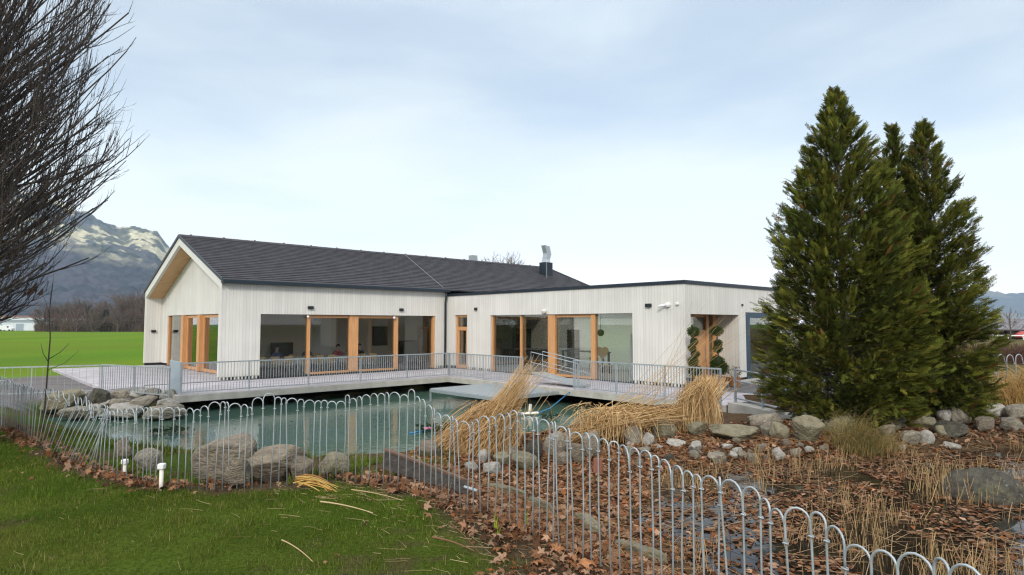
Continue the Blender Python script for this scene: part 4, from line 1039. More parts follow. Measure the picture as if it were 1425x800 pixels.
def cane(i):
    b = fp[i]; t = tops[i]; n = tops[i + 1]
    bz = h1(b[0], b[1]) - .05
    base = np.array([b[0], b[1], bz]); sp = np.linalg.norm(n - t) ; r = sp / 2
    dirv = (n - t); dirv[2] = 0; dirv /= np.linalg.norm(dirv) + 1e-9
    r = min(np.linalg.norm((n - t)[:2]) / 2, .075)
    crown = t[2]; hh_ = r * 1.15
    bend = rngF.normal(0, .006, 2)
    pts = [base, base + (t - base) * .5 + np.array([*bend, 0]), np.array([t[0], t[1], crown - hh_])]
    for k in range(1, 9):
        q = math.pi * (1 - k / 8.)
        pts.append(np.array([t[0], t[1], crown - hh_]) + dirv * (r + r * math.cos(q)) + np.array([0, 0, hh_ * math.sin(q)]))
    e = np.array([n[0], n[1], min(crown - hh_ - r * 1.1, n[2] - r * 2.1)])
    pts.append(pts[-1] * .4 + e * .6); pts.append(e)
    wr = .0060
    m_ = MB(); m_.tube(pts, wr, 7)
    # the twisted clip round the next wire
    c = e + np.array([0, 0, .004]); 
    m_.tube([c + np.array([.0125 * math.cos(q * .785), .0125 * math.sin(q * .785), .004 * math.sin(q * 1.6)]) for q in range(9)], .0045, 5)
    return m_
order = list(range(len(fp) - 1))
near = set(sorted(order, key=lambda i: fp[i][1] + abs(fp[i][0]) * .5)[:100])
rest = MB()
for i in order:
    m_ = cane(i)
    if i in near: m_.build('picket', M['dull_wire'], fen, smooth=True)
    else:
        b = len(rest.v); rest.v += m_.v; rest.f += [tuple(b + k for k in f) for f in m_.f]
if rest.v: o_ = rest.build('picket', M['dull_wire'], fen, smooth=True); o_['kind'] = 'stuff'
print('pickets', len(fp))
# the same fence seen again beyond the conifers
f2 = thing('hoop_fence', (13.0, 16.6, .2), 'pale hoop fence in the golden reeds right of the conifers', 'fence')
for k in range(17):
    x = 11.9 + k * .215; y = 16.9 - k * .03; zt_ = at_y(712.5 + x / y * FPX, 493.5 + rngF.normal(0, .8), y)[2]
    pts = [(x, y, .0), (x, y, zt_ - .14)] + [(x + .09 - .09 * math.cos(math.pi * j / 8), y, zt_ - .14 + .14 * math.sin(math.pi * j / 8)) for j in range(1, 9)] + [(x + .205, y, zt_ - .24)]
    m_ = MB(); m_.tube(pts, .011, 6); m_.tube([(x + .2 + .02 * math.cos(q), y + .02 * math.sin(q), zt_ - .24) for q in np.linspace(0, 6.28, 8)], .009, 5); m_.build('picket', M['dull_wire'], f2, smooth=True)
f3 = thing('hoop_fence', (-10.5, 12.0, .2), 'white hoop fence panel standing at the left edge before the gravel', 'fence')
for k in range(9):
    y = 12.9; x = at_y(-24 + k * 4.3, 500, y)[0]; zt_ = at_y(0, 529 + rngF.normal(0, 1.5), y)[2]
    m_ = MB(); m_.tube([(x, y, .1), (x, y, zt_ - .06)] + [(x + .05 - .05 * math.cos(math.pi * j / 6), y, zt_ - .06 + .06 * math.sin(math.pi * j / 6)) for j in range(1, 7)] + [(x + .1, y, zt_ - .16)], .0085, 6); m_.build('picket', M['white_plastic'], f3, smooth=True)
# ------------------------------------------------------------------ rocks
noise_mat('grey_rock', (.135, .118, .092), (.31, .275, .215), 2.2, detail=9, rough=.9, bump=.7, bscale=9, rand=.18, lo=.32, hi=.72, spots=[(1.6, (.075, .08, .03), .54, .66, .65), (5, (.05, .045, .038), .55, .68, .8), (9, (.42, .41, .37), .60, .68, .5)])
noise_mat('pale_rock', (.20, .19, .165), (.42, .40, .36), 2.5, detail=9, rough=.85, bump=.5, bscale=10, rand=.12, spots=[(1.6, (.075, .08, .03), .54, .66, .65), (5, (.05, .045, .038), .55, .68, .8), (9, (.42, .41, .37), .60, .68, .5)])
noise_mat('dark_rock', (.022, .022, .016), (.095, .085, .06), 3.5, detail=12, rough=.85, bump=1., bscale=9, rand=.15, spots=[(1.6, (.075, .08, .03), .54, .66, .65), (5, (.05, .045, .038), .55, .68, .8), (9, (.42, .41, .37), .60, .68, .5)])
noise_mat('tan_rock', (.10, .082, .062), (.27, .225, .165), 1.8, detail=10, rough=.9, bump=.8, bscale=6, stretch=(1, 1, 2.5), rand=.12, spots=[(1.6, (.075, .08, .03), .54, .66, .65), (5, (.05, .045, .038), .55, .68, .8), (9, (.42, .41, .37), .60, .68, .5)])
noise_mat('mossy_rock', (.12, .108, .055), (.26, .23, .165), 2.5, detail=9, rough=.9, bump=.7, bscale=9, rand=.15, spots=[(1.6, (.075, .08, .03), .54, .66, .65), (5, (.05, .045, .038), .55, .68, .8), (9, (.42, .41, .37), .60, .68, .5)])
ROCKS = {}
def rock_mesh(seed, sharp):
    rng = np.random.RandomState(seed)
    bm = bmesh.new(); bmesh.ops.create_icosphere(bm, subdivisions=5, radius=1)
    V = np.array([v.co[:] for v in bm.verts])
    nrm = rng.normal(size=(15, 3)); nrm /= np.linalg.norm(nrm, axis=1, keepdims=True); off = rng.uniform(.62, 1.0, 15)
    dt = V @ nrm.T; rad = np.where(dt > .05, off[None] / np.maximum(dt, .05), 9)
    p = 22 if sharp else 8
    r = (np.sum(np.minimum(rad, 9.) ** -p, 1) + 1.15 ** -p) ** (-1 / p)
    n = (vnoise(V[:, 0] * 3 + 9, V[:, 1] * 3 + V[:, 2] * 2.2 + 9, 1.2, seed) - .5) * .12 + (vnoise(V[:, 0] * 9 + 30, V[:, 1] * 7 + V[:, 2] * 8 + 30, 1., seed + 1) - .5) * .06 + (vnoise(V[:, 0] * 22 + 70, V[:, 1] * 20 + V[:, 2] * 21 + 70, 1., seed + 2) - .5) * .03
    V = V * (r + n)[:, None]
    V /= np.abs(V).max(0)
    for v, c in zip(bm.verts, V): v.co = c
    return bm
for k in range(7):
    for sharp in (0, 1):
        bm = rock_mesh(100 + k, sharp); me = bpy.data.meshes.new('rock'); bm.to_mesh(me); bm.free()
        me.polygons.foreach_set('use_smooth', [True] * len(me.polygons)); me.materials.append(None); ROCKS[(k, sharp)] = me
rngR = np.random.RandomState(77)
def rock(bb, mname, label, group=None, name='boulder', sharp=0, seed=None, depth=None, sink=.12, cat=None, dscale=None):
    x0, y0, x1, y1 = bb; px = (x0 + x1) / 2
    if depth is None:
        g = on_ground(px, y1 - (y1 - y0) * .08)
    else: g = at_y(px, y1, depth)
    y = g[1]
    w_ = (x1 - x0) / FPX * y; hgt = (y1 - y0) / FPX * y * 1.05
    dd = w_ * (dscale or rngR.uniform(.65, .95))
    k = (seed if seed is not None else rngR.randint(7))
    me = ROCKS[(k % 7, sharp)].copy(); me.materials[0] = M[mname]
    o = bpy.data.objects.new(name, me); COL.objects.link(o)
    hgt *= 1 + sink
    o.location = (g[0], y + dd * .4, g[2] + hgt * (.5 - sink)); o.scale = (w_ / 2, dd / 2, hgt / 2); o.rotation_euler = (rngR.normal(0, .06), rngR.normal(0, .08), rngR.choice([0, math.pi]) + rngR.normal(0, .25))
    return tag(o, label, cat or ('boulder' if name == 'boulder' else 'stone'), group)
G1 = 'boulders along the marsh bank'
ROW = [((1204, 571, 1241, 594), 'pale_rock', 'rounded pale boulder on top of the row below the left conifer', 0),
       ((1238, 578, 1270, 603), 'grey_rock', 'grey angular boulder right of the rounded pale one under the conifers', 1),
       ((1262, 572, 1310, 590), 'mossy_rock', 'wide flat topped boulder close under the conifer branches', 1),
       ((1307, 571, 1335, 593), 'pale_rock', 'egg shaped pale boulder below the right conifer', 0),
       ((1277, 582, 1311, 601), 'mossy_rock', 'mossy grey boulder in front of the wide flat topped one', 1),
       ((1330, 572, 1363, 596), 'grey_rock', 'squat grey boulder right of the egg shaped pale one', 0),
       ((1362, 583, 1390, 604), 'tan_rock', 'brown boulder at the right end of the dark slab', 1),
       ((1303, 592, 1329, 610), 'mossy_rock', 'small brownish boulder left of the dark slab', 0),
       ((1313, 590, 1364, 614), 'dark_rock', 'dark tilted slab in the boulder row', 1),
       ((1281, 601, 1306, 622), 'pale_rock', 'small white boulder below the mossy grey boulder', 0),
       ((1255, 600, 1288, 622), 'grey_rock', 'low grey stone beside the small white boulder', 1),
       ((1109, 584, 1157, 621), 'mossy_rock', 'tall block of stone standing left of the dry grass tuft', 1),
       ((1076, 592, 1108, 616), 'mossy_rock', 'olive coloured boulder left of the tall stone block', 0),
       ((1404, 567, 1440, 587), 'grey_rock', 'rounded grey boulder at the right picture edge above the marsh', 0),
       ((1372, 560, 1408, 582), 'pale_rock', 'pale boulder at the foot of the golden reeds', 0),
       ((1395, 584, 1432, 602), 'grey_rock', 'grey boulder at the right edge below the rounded one', 1),
       ((1150, 581, 1207, 606), 'mossy_rock', 'broad boulder half hidden behind the dry grass tuft', 0),
       ((1224, 592, 1256, 616), 'tan_rock', 'brown boulder just right of the dry grass tuft', 1),
       ((1060, 592, 1082, 612), 'grey_rock', 'grey boulder at the end of the long flat slab', 1),
       ((820, 590, 871, 624), 'dark_rock', 'large dark boulder behind the fence below the lying reeds', 0),
       ((806, 606, 839, 642), 'tan_rock', 'upright brown boulder left of the large dark one', 0),
       ((866, 594, 898, 623), 'grey_rock', 'grey boulder right of the large dark one', 1),
       ((895, 605, 917, 623), 'pale_rock', 'small pale round boulder beside the grey ones', 0),
       ((905, 587, 943, 614), 'mossy_rock', 'greenish boulder below the drooping reed sheaf', 0),
       ((953, 587, 990, 609), 'mossy_rock', 'square boulder at the foot of the drooping reed sheaf', 1),
       ((990, 595, 1064, 617), 'mossy_rock', 'long flat slab between the reed sheaf and the ramp wall', 1),
       ((1040, 578, 1096, 600), 'grey_rock', 'sloping grey boulder below the ramp wall', 0)]
for i, (bb, mn, la, sh) in enumerate(ROW): rock(bb, mn, la, G1, sharp=sh, seed=i)
rock((1352, 655, 1470, 740), 'dark_rock', 'huge dark boulder rising from the marsh at the right edge', sharp=0, seed=3, depth=8.6, sink=.2, dscale=.8)
G2 = 'stones on the leafy bank'
SM = [((961, 615, 981, 633), 'pale_rock'), ((985, 632, 1018, 649), 'grey_rock'), ((1027, 628, 1042, 639), 'grey_rock'), ((1041, 634, 1058, 647), 'grey_rock'), ((1073, 626, 1096, 643), 'pale_rock'), ((928, 612, 956, 624), 'pale_rock'), ((958, 629, 976, 641), 'grey_rock'), ((923, 634, 939, 645), 'dark_rock'),
      ((1100, 625, 1118, 639), 'grey_rock'), ((1070, 650, 1088, 657), 'pale_rock'), ((868, 622, 884, 637), 'grey_rock'), ((1318, 618, 1347, 629), 'pale_rock'), ((1056, 618, 1070, 627), 'grey_rock'), ((1003, 618, 1022, 627), 'pale_rock'), ((1252, 620, 1264, 630), 'pale_rock'), ((890, 622, 908, 634), 'grey_rock'), ((1120, 622, 1136, 632), 'pale_rock'), ((1020, 610, 1034, 618), 'grey_rock'), ((1088, 612, 1104, 622), 'tan_rock'), ((940, 650, 956, 660), 'grey_rock'), ((884, 640, 900, 652), 'tan_rock')]
for i in range(14):
    px = rngR.uniform(870, 1150); py = rngR.uniform(618, 640); s_ = rngR.uniform(4, 9)
    SM.append(((px - s_, py - s_ * .8, px + s_, py + s_ * .5), rngR.choice(['grey_rock', 'pale_rock', 'tan_rock'])))
for bb, mn in SM: rock(bb, mn, 'small %s stone lying among dead leaves below the boulder row' % mn.split('_')[0], G2, 'stone', sharp=rngR.randint(2))
G3 = 'stones behind the wire fence at the reed sheaf'
for bb, mn, la, sh in [((664, 626, 680, 648), 'pale_rock', 'upright pale stone at the right foot of the big reed sheaf', 0), ((667, 645, 698, 664), 'pale_rock', 'whitest stone lying low beside the big reed sheaf', 1), ((686, 632, 713, 651), 'mossy_rock', 'yellowish stone above the whitest one by the reed sheaf', 1),
                       ((711, 632, 752, 660), 'mossy_rock', 'largest grey green stone right of the big reed sheaf', 1), ((643, 643, 665, 657), 'pale_rock', 'flat pale stone on the left beside the reed sheaf foot', 0), ((703, 624, 726, 641), 'grey_rock', 'grey stone behind the yellowish one', 0),
                       ((755, 606, 794, 636), 'grey_rock', 'rounded grey boulder on the shore between the two reed heaps', 0), ((730, 612, 758, 650), 'dark_rock', 'dark boulder at the shore behind the largest grey green stone', 0), ((793, 620, 817, 648), 'tan_rock', 'brown boulder standing left of the upright brown one', 0), ((768, 634, 800, 648), 'tan_rock', 'low tan stone under the rounded grey boulder', 1)]:
    rock(bb, mn, la, G3, sharp=sh)
# stone edging just behind the fence: long kerb stones half sunk in the leaves
for i, (p0, p1, wd, la) in enumerate((((672, 676), (733, 692), .10, 'long flat edging stone just behind the fence, nearest the dark beam'), ((730, 693), (776, 718), .09, 'long edging stone in the middle of the leafy strip behind the fence'), ((797, 716), (848, 756), .10, 'tilted edging stone behind the fence further right'), ((860, 762), (938, 790), .10, 'nearest edging stone at the bottom of the leafy bank'))):
    a, b = on_ground(*p0), on_ground(*p1); c = (a + b) / 2; d_ = b - a
    me = ROCKS[((3, 5, 1, 6)[i], 1)].copy(); me.materials[0] = M['mossy_rock']; o = bpy.data.objects.new('stone', me); COL.objects.link(o)
    o.location = (c[0], c[1], c[2] + .03); o.scale = (np.linalg.norm(d_) / 2, wd, .10); o.rotation_euler = (0, -math.asin(d_[2] / np.linalg.norm(d_)), math.atan2(d_[1], d_[0])); tag(o, la, 'stone', 'edging stones behind the wire fence')
for bb, mn, la, sh in [((256, 616, 352, 680), 'tan_rock', 'big tan boulder behind the fence at the near shore', 1), ((326, 626, 420, 676), 'tan_rock', 'second tan boulder leaning against the big one at the near shore', 1), ((300, 642, 346, 684), 'tan_rock', 'lower tan boulder wedged between the two big ones at the shore', 1), ((398, 640, 432, 673), 'tan_rock', 'small tan boulder at the right foot of the second big one', 1),
                       ((434, 636, 494, 669), 'mossy_rock', 'low mossy boulder at the water right of the tan ones', 0),
                       ((150, 613, 179, 643), 'tan_rock', 'brown boulder at the water behind the white stakes', 1), ((181, 626, 219, 661), 'grey_rock', 'grey brown boulder right of the brown one behind the stakes', 1), ((576, 617, 615, 640), 'tan_rock', 'tan boulder at the shore left of the big reed sheaf', 0)]:
    rock(bb, mn, la, 'boulders on the near shore', sharp=sh)
for i, (bb, mn, la, sh) in enumerate([((50, 543, 95, 571), 'mossy_rock', 'rough boulder at the left end of the far shore', 1), ((92, 540, 116, 561), 'pale_rock', 'whitish boulder second from the left on the far shore', 1), ((112, 540, 148, 567), 'dark_rock', 'dark slab leaning in the middle of the far shore', 1), ((143, 541, 176, 559), 'grey_rock', 'grey boulder right of the dark slab on the far shore', 1), ((173, 541, 199, 556), 'pale_rock', 'pale boulder right of the grey one on the far shore', 0), ((196, 540, 220, 556), 'grey_rock', 'grey stone left of the boulder at the deck corner', 1), ((215, 540, 242, 559), 'pale_rock', 'pale boulder next to the corner of the deck', 0), ((113, 557, 146, 571), 'pale_rock', 'low pale boulder at the water below the dark slab', 0),
                       ((70, 565, 132, 583), 'grey_rock', 'long grey slab sloping into the water at the far shore', 1), ((124, 564, 190, 582), 'pale_rock', 'pale sloping bank stone in the middle of the far water edge', 1), ((182, 563, 246, 582), 'grey_rock', 'sloping bank stone below the deck corner', 1), ((143, 555, 172, 567), 'grey_rock', 'small grey boulder above the pale bank stone', 1), ((173, 553, 206, 566), 'grey_rock', 'grey boulder between pale bank stone and pale boulders', 1), ((204, 555, 240, 566), 'pale_rock', 'flat pale stone just under the deck corner boulder', 1), ((84, 568, 112, 582), 'dark_rock', 'dark wet stone at the left water edge', 0)]):
    rock(bb, mn, la, 'boulders on the far shore by the terrace', sharp=sh, depth=19.2 if bb[3] > 575 else (20.0 if bb[3] > 564 else 21.0), dscale=1.0, sink=.25)
# ------------------------------------------------------------------ plants
attr_mat('needles', .8, .06, trans=.22)
attr_mat('dead_leaf', .85, .06, trans=.15)
attr_mat('straw', .8, .12)
attr_mat('grass_blade', .85, .04, trans=.2)
noise_mat('bark', (.055, .045, .038), (.12, .10, .085), 6, rough=.95, bump=.6, stretch=(4, 4, 1))
noise_mat('dark_bark', (.045, .036, .033), (.115, .092, .078), 6, rough=.95, bump=.4, stretch=(4, 4, 1))
noise_mat('far_bark', (.085, .065, .052), (.17, .135, .105), .9, rough=1.)
def spray_template():
    """flat fan of scale-leaved branchlets, 1 long, growing along +X"""
    V = []; F = []
    def kite(a, b, w_):
        a = np.array(a, float); b = np.array(b, float); d = b - a; n = np.array([-d[1], d[0], 0]); n = n / (np.linalg.norm(n) + 1e-9) * w_
        m_ = a + d * .4; m_[2] += .012
        i = len(V); V.extend([a, m_ + n, b, m_ - n]); F.append((i, i + 1, i + 2, i + 3))
    kite((0, 0, 0), (1, 0, -.10), .026)
    for k, t in enumerate((.08, .24, .40, .56, .72)):
        for s_ in (-1, 1):
            l_ = .50 * (1 - t * .58) * (1.0 if (k + (s_ > 0)) % 2 else .80)
            a = (t + .06 * (s_ > 0), 0, -.1 * t); b = (t + l_ * .84, s_ * l_ * .50, -.1 * t - .08 * l_ + .04 * s_)
            kite(a, b, .035)
            if k < 4: m_ = np.array(a) * .55 + np.array(b) * .45; kite(m_, m_ + np.array([l_ * .40, -s_ * l_ * .06, .03]), .027)
    return np.array(V), np.array(F)
SPV, SPF = spray_template()
def frames(d, up):
    d = d / np.linalg.norm(d, axis=1, keepdims=True); y = np.cross(up, d); y /= np.linalg.norm(y, axis=1, keepdims=True) + 1e-9; z = np.cross(d, y)
    return np.stack([d, y, z], -1)
def conifer(x, y, z0, top, prof, label, seed, nl=230, ns=44, tint=1.0, group='conifers beside the marsh'):
    rng = np.random.RandomState(seed)
    t = thing('conifer_tree', (x, y, z0), label, 'tree', group)
    H_ = top - z0
    tr = MB(); n_ = 10
    tr.tube([(x + rng.normal(0, .03) * (k > 0), y + rng.normal(0, .03) * (k > 0), z0 - .2 + (H_ + .1) * k / n_) for k in range(n_ + 1)], [max(.13 * (1 - k / n_) ** .9, .008) for k in range(n_ + 1)], 9)
    zs = z0 + H_ * (.015 + .955 * (np.arange(nl) + rng.uniform(0, 1, nl)) / nl); az = np.arange(nl) * 2.39996 + rng.normal(0, .35, nl)
    R_ = np.interp(zs, [p[0] for p in prof], [p[1] for p in prof]) * rng.uniform(.70, .98, nl)
    frac = (zs - z0) / H_
    el = R(4) + frac ** .8 * R(48) + rng.normal(0, .10, nl)
    P0 = np.stack([np.full(nl, x), np.full(nl, y), np.maximum(zs - np.tan(el) * R_ * .75, z0 + .05)], -1)
    P3_ = np.stack([x + R_ * np.cos(az), y + R_ * np.sin(az), np.maximum(zs + .12 * R_, z0 + .12)], -1)
    mid = P0 * .45 + P3_ * .55; mid[:, 2] -= .10 * R_ * (1 - frac)
    tt = np.linspace(0, 1, 6)[None, :, None]
    curve = P0[:, None] * (1 - tt) ** 2 + 2 * mid[:, None] * tt * (1 - tt) + P3_[:, None] * tt ** 2
    V, F = batch_tubes(curve, np.linspace(1, .2, 6)[None] * (.008 + .009 * R_)[:, None], 4)
    tr.add(V.tolist(), F.tolist())
    tr.build('trunk', M['bark'], t, smooth=True)
    # sprays on every limb
    k = np.repeat(np.arange(nl), np.maximum((ns * (.28 + .72 * R_ / R_.max())).astype(int), 8)); m_ = len(k)
    s_ = rng.beta(2.1, 1.05, m_) * .97 + .03
    pos = P0[k] * ((1 - s_) ** 2)[:, None] + 2 * mid[k] * (s_ * (1 - s_))[:, None] + P3_[k] * (s_ ** 2)[:, None]
    ld = P3_[k] - P0[k]; ld /= np.linalg.norm(ld, axis=1, keepdims=True) + 1e-9
    d = ld * 1.0 + rng.normal(0, .55, (m_, 3)); d[:, 2] += .10 + .50 * frac[k] - .32 * (1 - frac[k]) ** 2 * 1.0
    pos = pos + rng.normal(0, .045, (m_, 3)) * (.4 + R_[k][:, None])
    L_ = rng.uniform(.11, .25, m_) * (.62 + .38 * np.minimum(R_[k] / 1.2, 1))
    tipk = s_ > .88; L_ = np.where(tipk, L_ * 1.35, L_); d = np.where(tipk[:, None], d * .5 + ld * .9 + np.array([0, 0, .25]), d)
    up = rng.normal(0, .55, (m_, 3)) + np.array([0, 0, 1.])
    V, F = scatter(SPV, SPF, pos, frames(d, up), L_)
    V[:, 2] = np.maximum(V[:, 2], z0 + .02)
    c0 = np.array((.088, .108, .020)); c1 = np.array((.195, .195, .032)); c2 = np.array((.034, .062, .016)); c3 = np.array((.17, .09, .03))
    q = rng.uniform(0, 1, m_)[:, None]; limbq = rng.uniform(0, 1, nl)[k][:, None]
    c = c0 * (1 - q) + c1 * q; mixq = np.clip(limbq * 1.3 - .5, 0, 1) * .75; c = c * (1 - mixq) + c2 * mixq
    br = (rng.uniform(0, 1, m_) < .035)[:, None]; c = np.where(br, c3, c) * tint * rng.uniform(.55, 1.45, m_)[:, None] * rng.uniform(.75, 1.25, nl)[k][:, None]
    np_mesh('crown', V, F, M['needles'], t, col=np.repeat(c, len(SPV), 0))
    return t
conifer(7.50, 14.2, .12, 7.95, [(.1, 1.58), (.7, 1.84), (1.6, 1.88), (2.6, 1.76), (3.8, 1.52), (4.8, 1.27), (5.6, 1.0), (6.4, .70), (7.0, .40), (7.5, .15), (7.98, .02)], 'tallest dense olive green conifer beside the ramp, left one of the clump', 1, 340, 150)
conifer(9.55, 15.4, .12, 7.5, [(.1, 1.2), (1.2, 1.30), (2.6, 1.15), (4.0, .85), (5.2, .60), (6.0, .40), (6.8, .17), (7.55, .02)], 'slim conifer with a thin top in the middle of the clump', 2, 260, 110, .92)
conifer(9.86, 14.7, .12, 7.35, [(.1, 1.1), (.8, 1.32), (1.8, 1.36), (3.0, 1.22), (4.2, 1.0), (5.2, .76), (6.1, .45), (6.7, .18), (7.4, .02)], 'right conifer of the clump with ragged open branches', 3, 270, 120, .9)
# bare fan-shaped tree at the left -----------------------------------------
ENV = [(0, .3), (2.0, 1.6), (2.46, 2.6), (2.9, 3.25), (3.4, 3.75), (3.9, 4.0), (4.5, 4.45), (5.0, 4.6), (6.0, 4.3), (7.0, 4.5), (8.5, 4.0), (10, 2.2), (11, .5)]
def bare_tree(x, y, z0, label, seed):
    rng = np.random.RandomState(seed)
    t = thing('bare_tree', (x, y, z0), label, 'tree')
    tr = MB(); tr.tube([(x, y, z0 - .2), (x + .03, y, z0 + .6), (x, y + .03, z0 + 1.6), (x + .05, y, z0 + 3.2), (x, y, z0 + 5.5), (x, y, z0 + 8)], [.30, .23, .20, .16, .10, .03], 12)
    tr.build('trunk', M['dark_bark'], t, smooth=True)
    nl = 420; m0 = 14
    hz_ = rng.uniform(.9, 4.6, nl) ** 1.0; az = np.arange(nl) * 2.39996 + rng.normal(0, .2, nl); az = np.where(rng.rand(nl) < .45, rng.normal(-.15, .75, nl), az)
    el0 = np.interp(hz_, [.9, 2, 4.6], [R(10), R(26), R(46)]) + rng.normal(0, .12, nl)
    Ln = np.interp(hz_, [.9, 2.0, 4.6], [3.9, 5.3, 6.4]) * rng.uniform(.70, 1.04, nl)
    def grow(P, az, el, Ln, m, curl, wob):
        k = len(P); C = np.zeros((k, m, 3)); C[:, 0] = P; a = az.copy(); e = el.copy()
        for i in range(1, m):
            e = np.minimum(e + curl / m * rng.uniform(.6, 1.4, k), R(82)) + rng.normal(0, wob, k); a = a + rng.normal(0, wob * 1.2, k)
            st = (Ln / (m - 1))[:, None] * np.stack([np.cos(e) * np.cos(a), np.cos(e) * np.sin(a), np.sin(e)], -1)
            C[:, i] = C[:, i - 1] + st
        return C, a, e
    def dirs(C):
        d = np.diff(C, axis=1); d = np.concatenate([d, d[:, -1:]], 1); d /= np.linalg.norm(d, axis=2, keepdims=True)
        return np.arctan2(d[..., 1], d[..., 0]), np.arcsin(np.clip(d[..., 2], -1, 1))
    C1, _, _ = grow(np.stack([np.full(nl, x), np.full(nl, y), z0 + hz_], -1), az, el0, Ln, m0, R(28), .04)
    def prune(C, f=1.0):
        k_, m_ = C.shape[:2]; lim = np.interp(C[..., 2], [e[0] for e in ENV], [e[1] for e in ENV]) * rng.uniform(.72, .92, k_)[:, None] * f
        out_ = np.hypot(C[..., 0] - x, C[..., 1] - y) > lim; out_[:, 0] = False; out_ = np.maximum.accumulate(out_, 1)
        for i in range(1, m_): C[:, i] = np.where(out_[:, i:i + 1], C[:, i - 1] + (C[:, i - 1] - C[:, max(i - 2, 0)]) * .02, C[:, i])
        return C
    C1 = prune(C1, .94)
    r1 = (.022 + .008 * rng.rand(nl))[:, None] * np.linspace(1, .12, m0)[None] ** .9 + .0025
    Vs = []; Fs = []; nv = 0
    def addt(C, r, n):
        nonlocal nv
        V, F = batch_tubes(C, r, n); Vs.append(V); Fs.append(F + nv); nv += len(V)
    addt(C1, r1, 5)
    def children(C, Lp, per, m, lo, lrange, ang, curl, wob, r0):
        A, E = dirs(C); k = len(C); idx = np.repeat(np.arange(k), per); s_ = rng.uniform(lo, .97, len(idx)); j = (s_ * (C.shape[1] - 1)); j0 = j.astype(int); f = (j - j0)[:, None]
        j1 = np.minimum(j0 + 1, C.shape[1] - 1)
        P = C[idx, j0] * (1 - f) + C[idx, j1] * f
        a = A[idx, j0] + rng.choice([-1, 1], len(idx)) * rng.uniform(.3, 1, len(idx)) * ang; e = E[idx, j0] + rng.normal(.08, ang * .5, len(idx))
        Ln_ = Lp[idx] * rng.uniform(*lrange, len(idx)) * (1.08 - s_ * .55)
        C2, _, _ = grow(P, a, e, Ln_, m, curl, wob); keep_ = np.hypot(P[:, 0] - x, P[:, 1] - y) < np.interp(P[:, 2], [q[0] for q in ENV], [q[1] for q in ENV]); C2 = prune(C2)[keep_]; Ln_ = Ln_[keep_]; idx = idx[keep_]; s_ = s_[keep_]
        addt(C2, r0 * (rng.uniform(.7, 1.25, len(idx)) * (1.25 - .6 * s_))[:, None] * np.linspace(1, .3, m)[None], 3 if r0 < .007 else 4)
        return C2, Ln_
    C2, L2 = children(C1, Ln, 12, 9, .18, (.18, .36), .55, R(26), .05, .0085)
    C3, L3 = children(C2, L2, 6, 6, .15, (.25, .5), .6, R(22), .06, .0048)
    C4, L4 = children(C3, L3, 1, 4, .3, (.3, .6), .55, R(16), .08, .0032)
    np_mesh('crown', np.concatenate(Vs), np.concatenate(Fs), M['dark_bark'], t)
    print('bare tree faces', sum(len(f) for f in Fs))
    return t
bare_tree(-9.9, 9.0, .3, 'large bare tree with fine upswept dark branches at the left', 8)
# sapling with two brown leaves
def sapling():
    b = on_ground(66, 600); y = b[1] if b[1] < 14 else 12.; x = (66 - 712.5) / FPX * y; z0 = h1(x, y)
    t = thing('sapling', (x, y, z0), 'thin bare sapling with a few brown leaves near its tip behind the fence', 'tree')
    P = lambda px, py: tuple(at_y(px, py, y))
    m_ = MB(); m_.tube([(x, y, z0 - .1), P(63, 560), P(66, 520), P(70, 470), P(69, 440), P(70, 415), P(74, 388)], [.020, .017, .014, .011, .009, .006, .003], 8)
    for pts, r_ in (([P(67, 503), P(60, 492), P(57, 478)], .008), ([P(67, 500), P(84, 490), P(96, 478)], .008), ([P(69, 438), P(64, 420), P(58, 408), P(48, 402)], .007), ([P(70, 425), P(73, 400), P(75, 380)], .006), ([P(66, 515), P(90, 505), P(110, 488)], .006)): m_.tube(pts, [r_, r_ * .75, r_ * .5] + ([r_ * .35] if len(pts) > 3 else []), 6)
    m_.build('trunk', M['far_bark'], t, smooth=True)
    lf = MB()
    for px, py, s_ in ((44, 400, 11), (55, 406, 7), (38, 406, 8)):
        c = np.array(P(px, py)); q = s_ / FPX * y
        for k in range(5):
            a = -2.2 + k * .75
            lf.add([c, c + q * np.array([math.cos(a - .35) * .6, .1, math.sin(a - .35) * .5]), c + q * np.array([math.cos(a), -.1 * (k % 2), math.sin(a) * .9]), c + q * np.array([math.cos(a + .35) * .6, .12, math.sin(a + .35) * .5])], [(0, 1, 2, 3)])
    mat('brown_leaf', (.22, .075, .025), .8); lf.build('leaves', M['brown_leaf'], t)
sapling()
# ------------------------------------------------------------------ reeds, straw, tufts
def strands(name, pts, rad, m, parent=None, pal=((.48, .30, .125), (.70, .50, .26), (.28, .155, .065)), seed=0, n=3):
    rng = np.random.RandomState(seed); k = len(pts)
    V, F = batch_tubes(pts, rad, n); q = rng.uniform(0, 1, k)[:, None]; c = np.array(pal[0]) * (1 - q) + np.array(pal[1]) * q
    d = (rng.uniform(0, 1, k) < .18)[:, None]; c = np.where(d, np.array(pal[2]), c) * rng.uniform(.75, 1.2, k)[:, None]
    return np_mesh(name, V, F, m, parent, col=np.repeat(c, pts.shape[1] * n, 0))
def bez(P0, P1, P2, m):
    t = np.linspace(0, 1, m)[None, :, None]
    return P0[:, None] * (1 - t) ** 2 + 2 * P1[:, None] * t * (1 - t) + P2[:, None] * t ** 2
def pxy(pts, y): return np.array([at_y(a, b, yy_) for (a, b), yy_ in zip(pts, np.broadcast_to(y, len(pts)))])
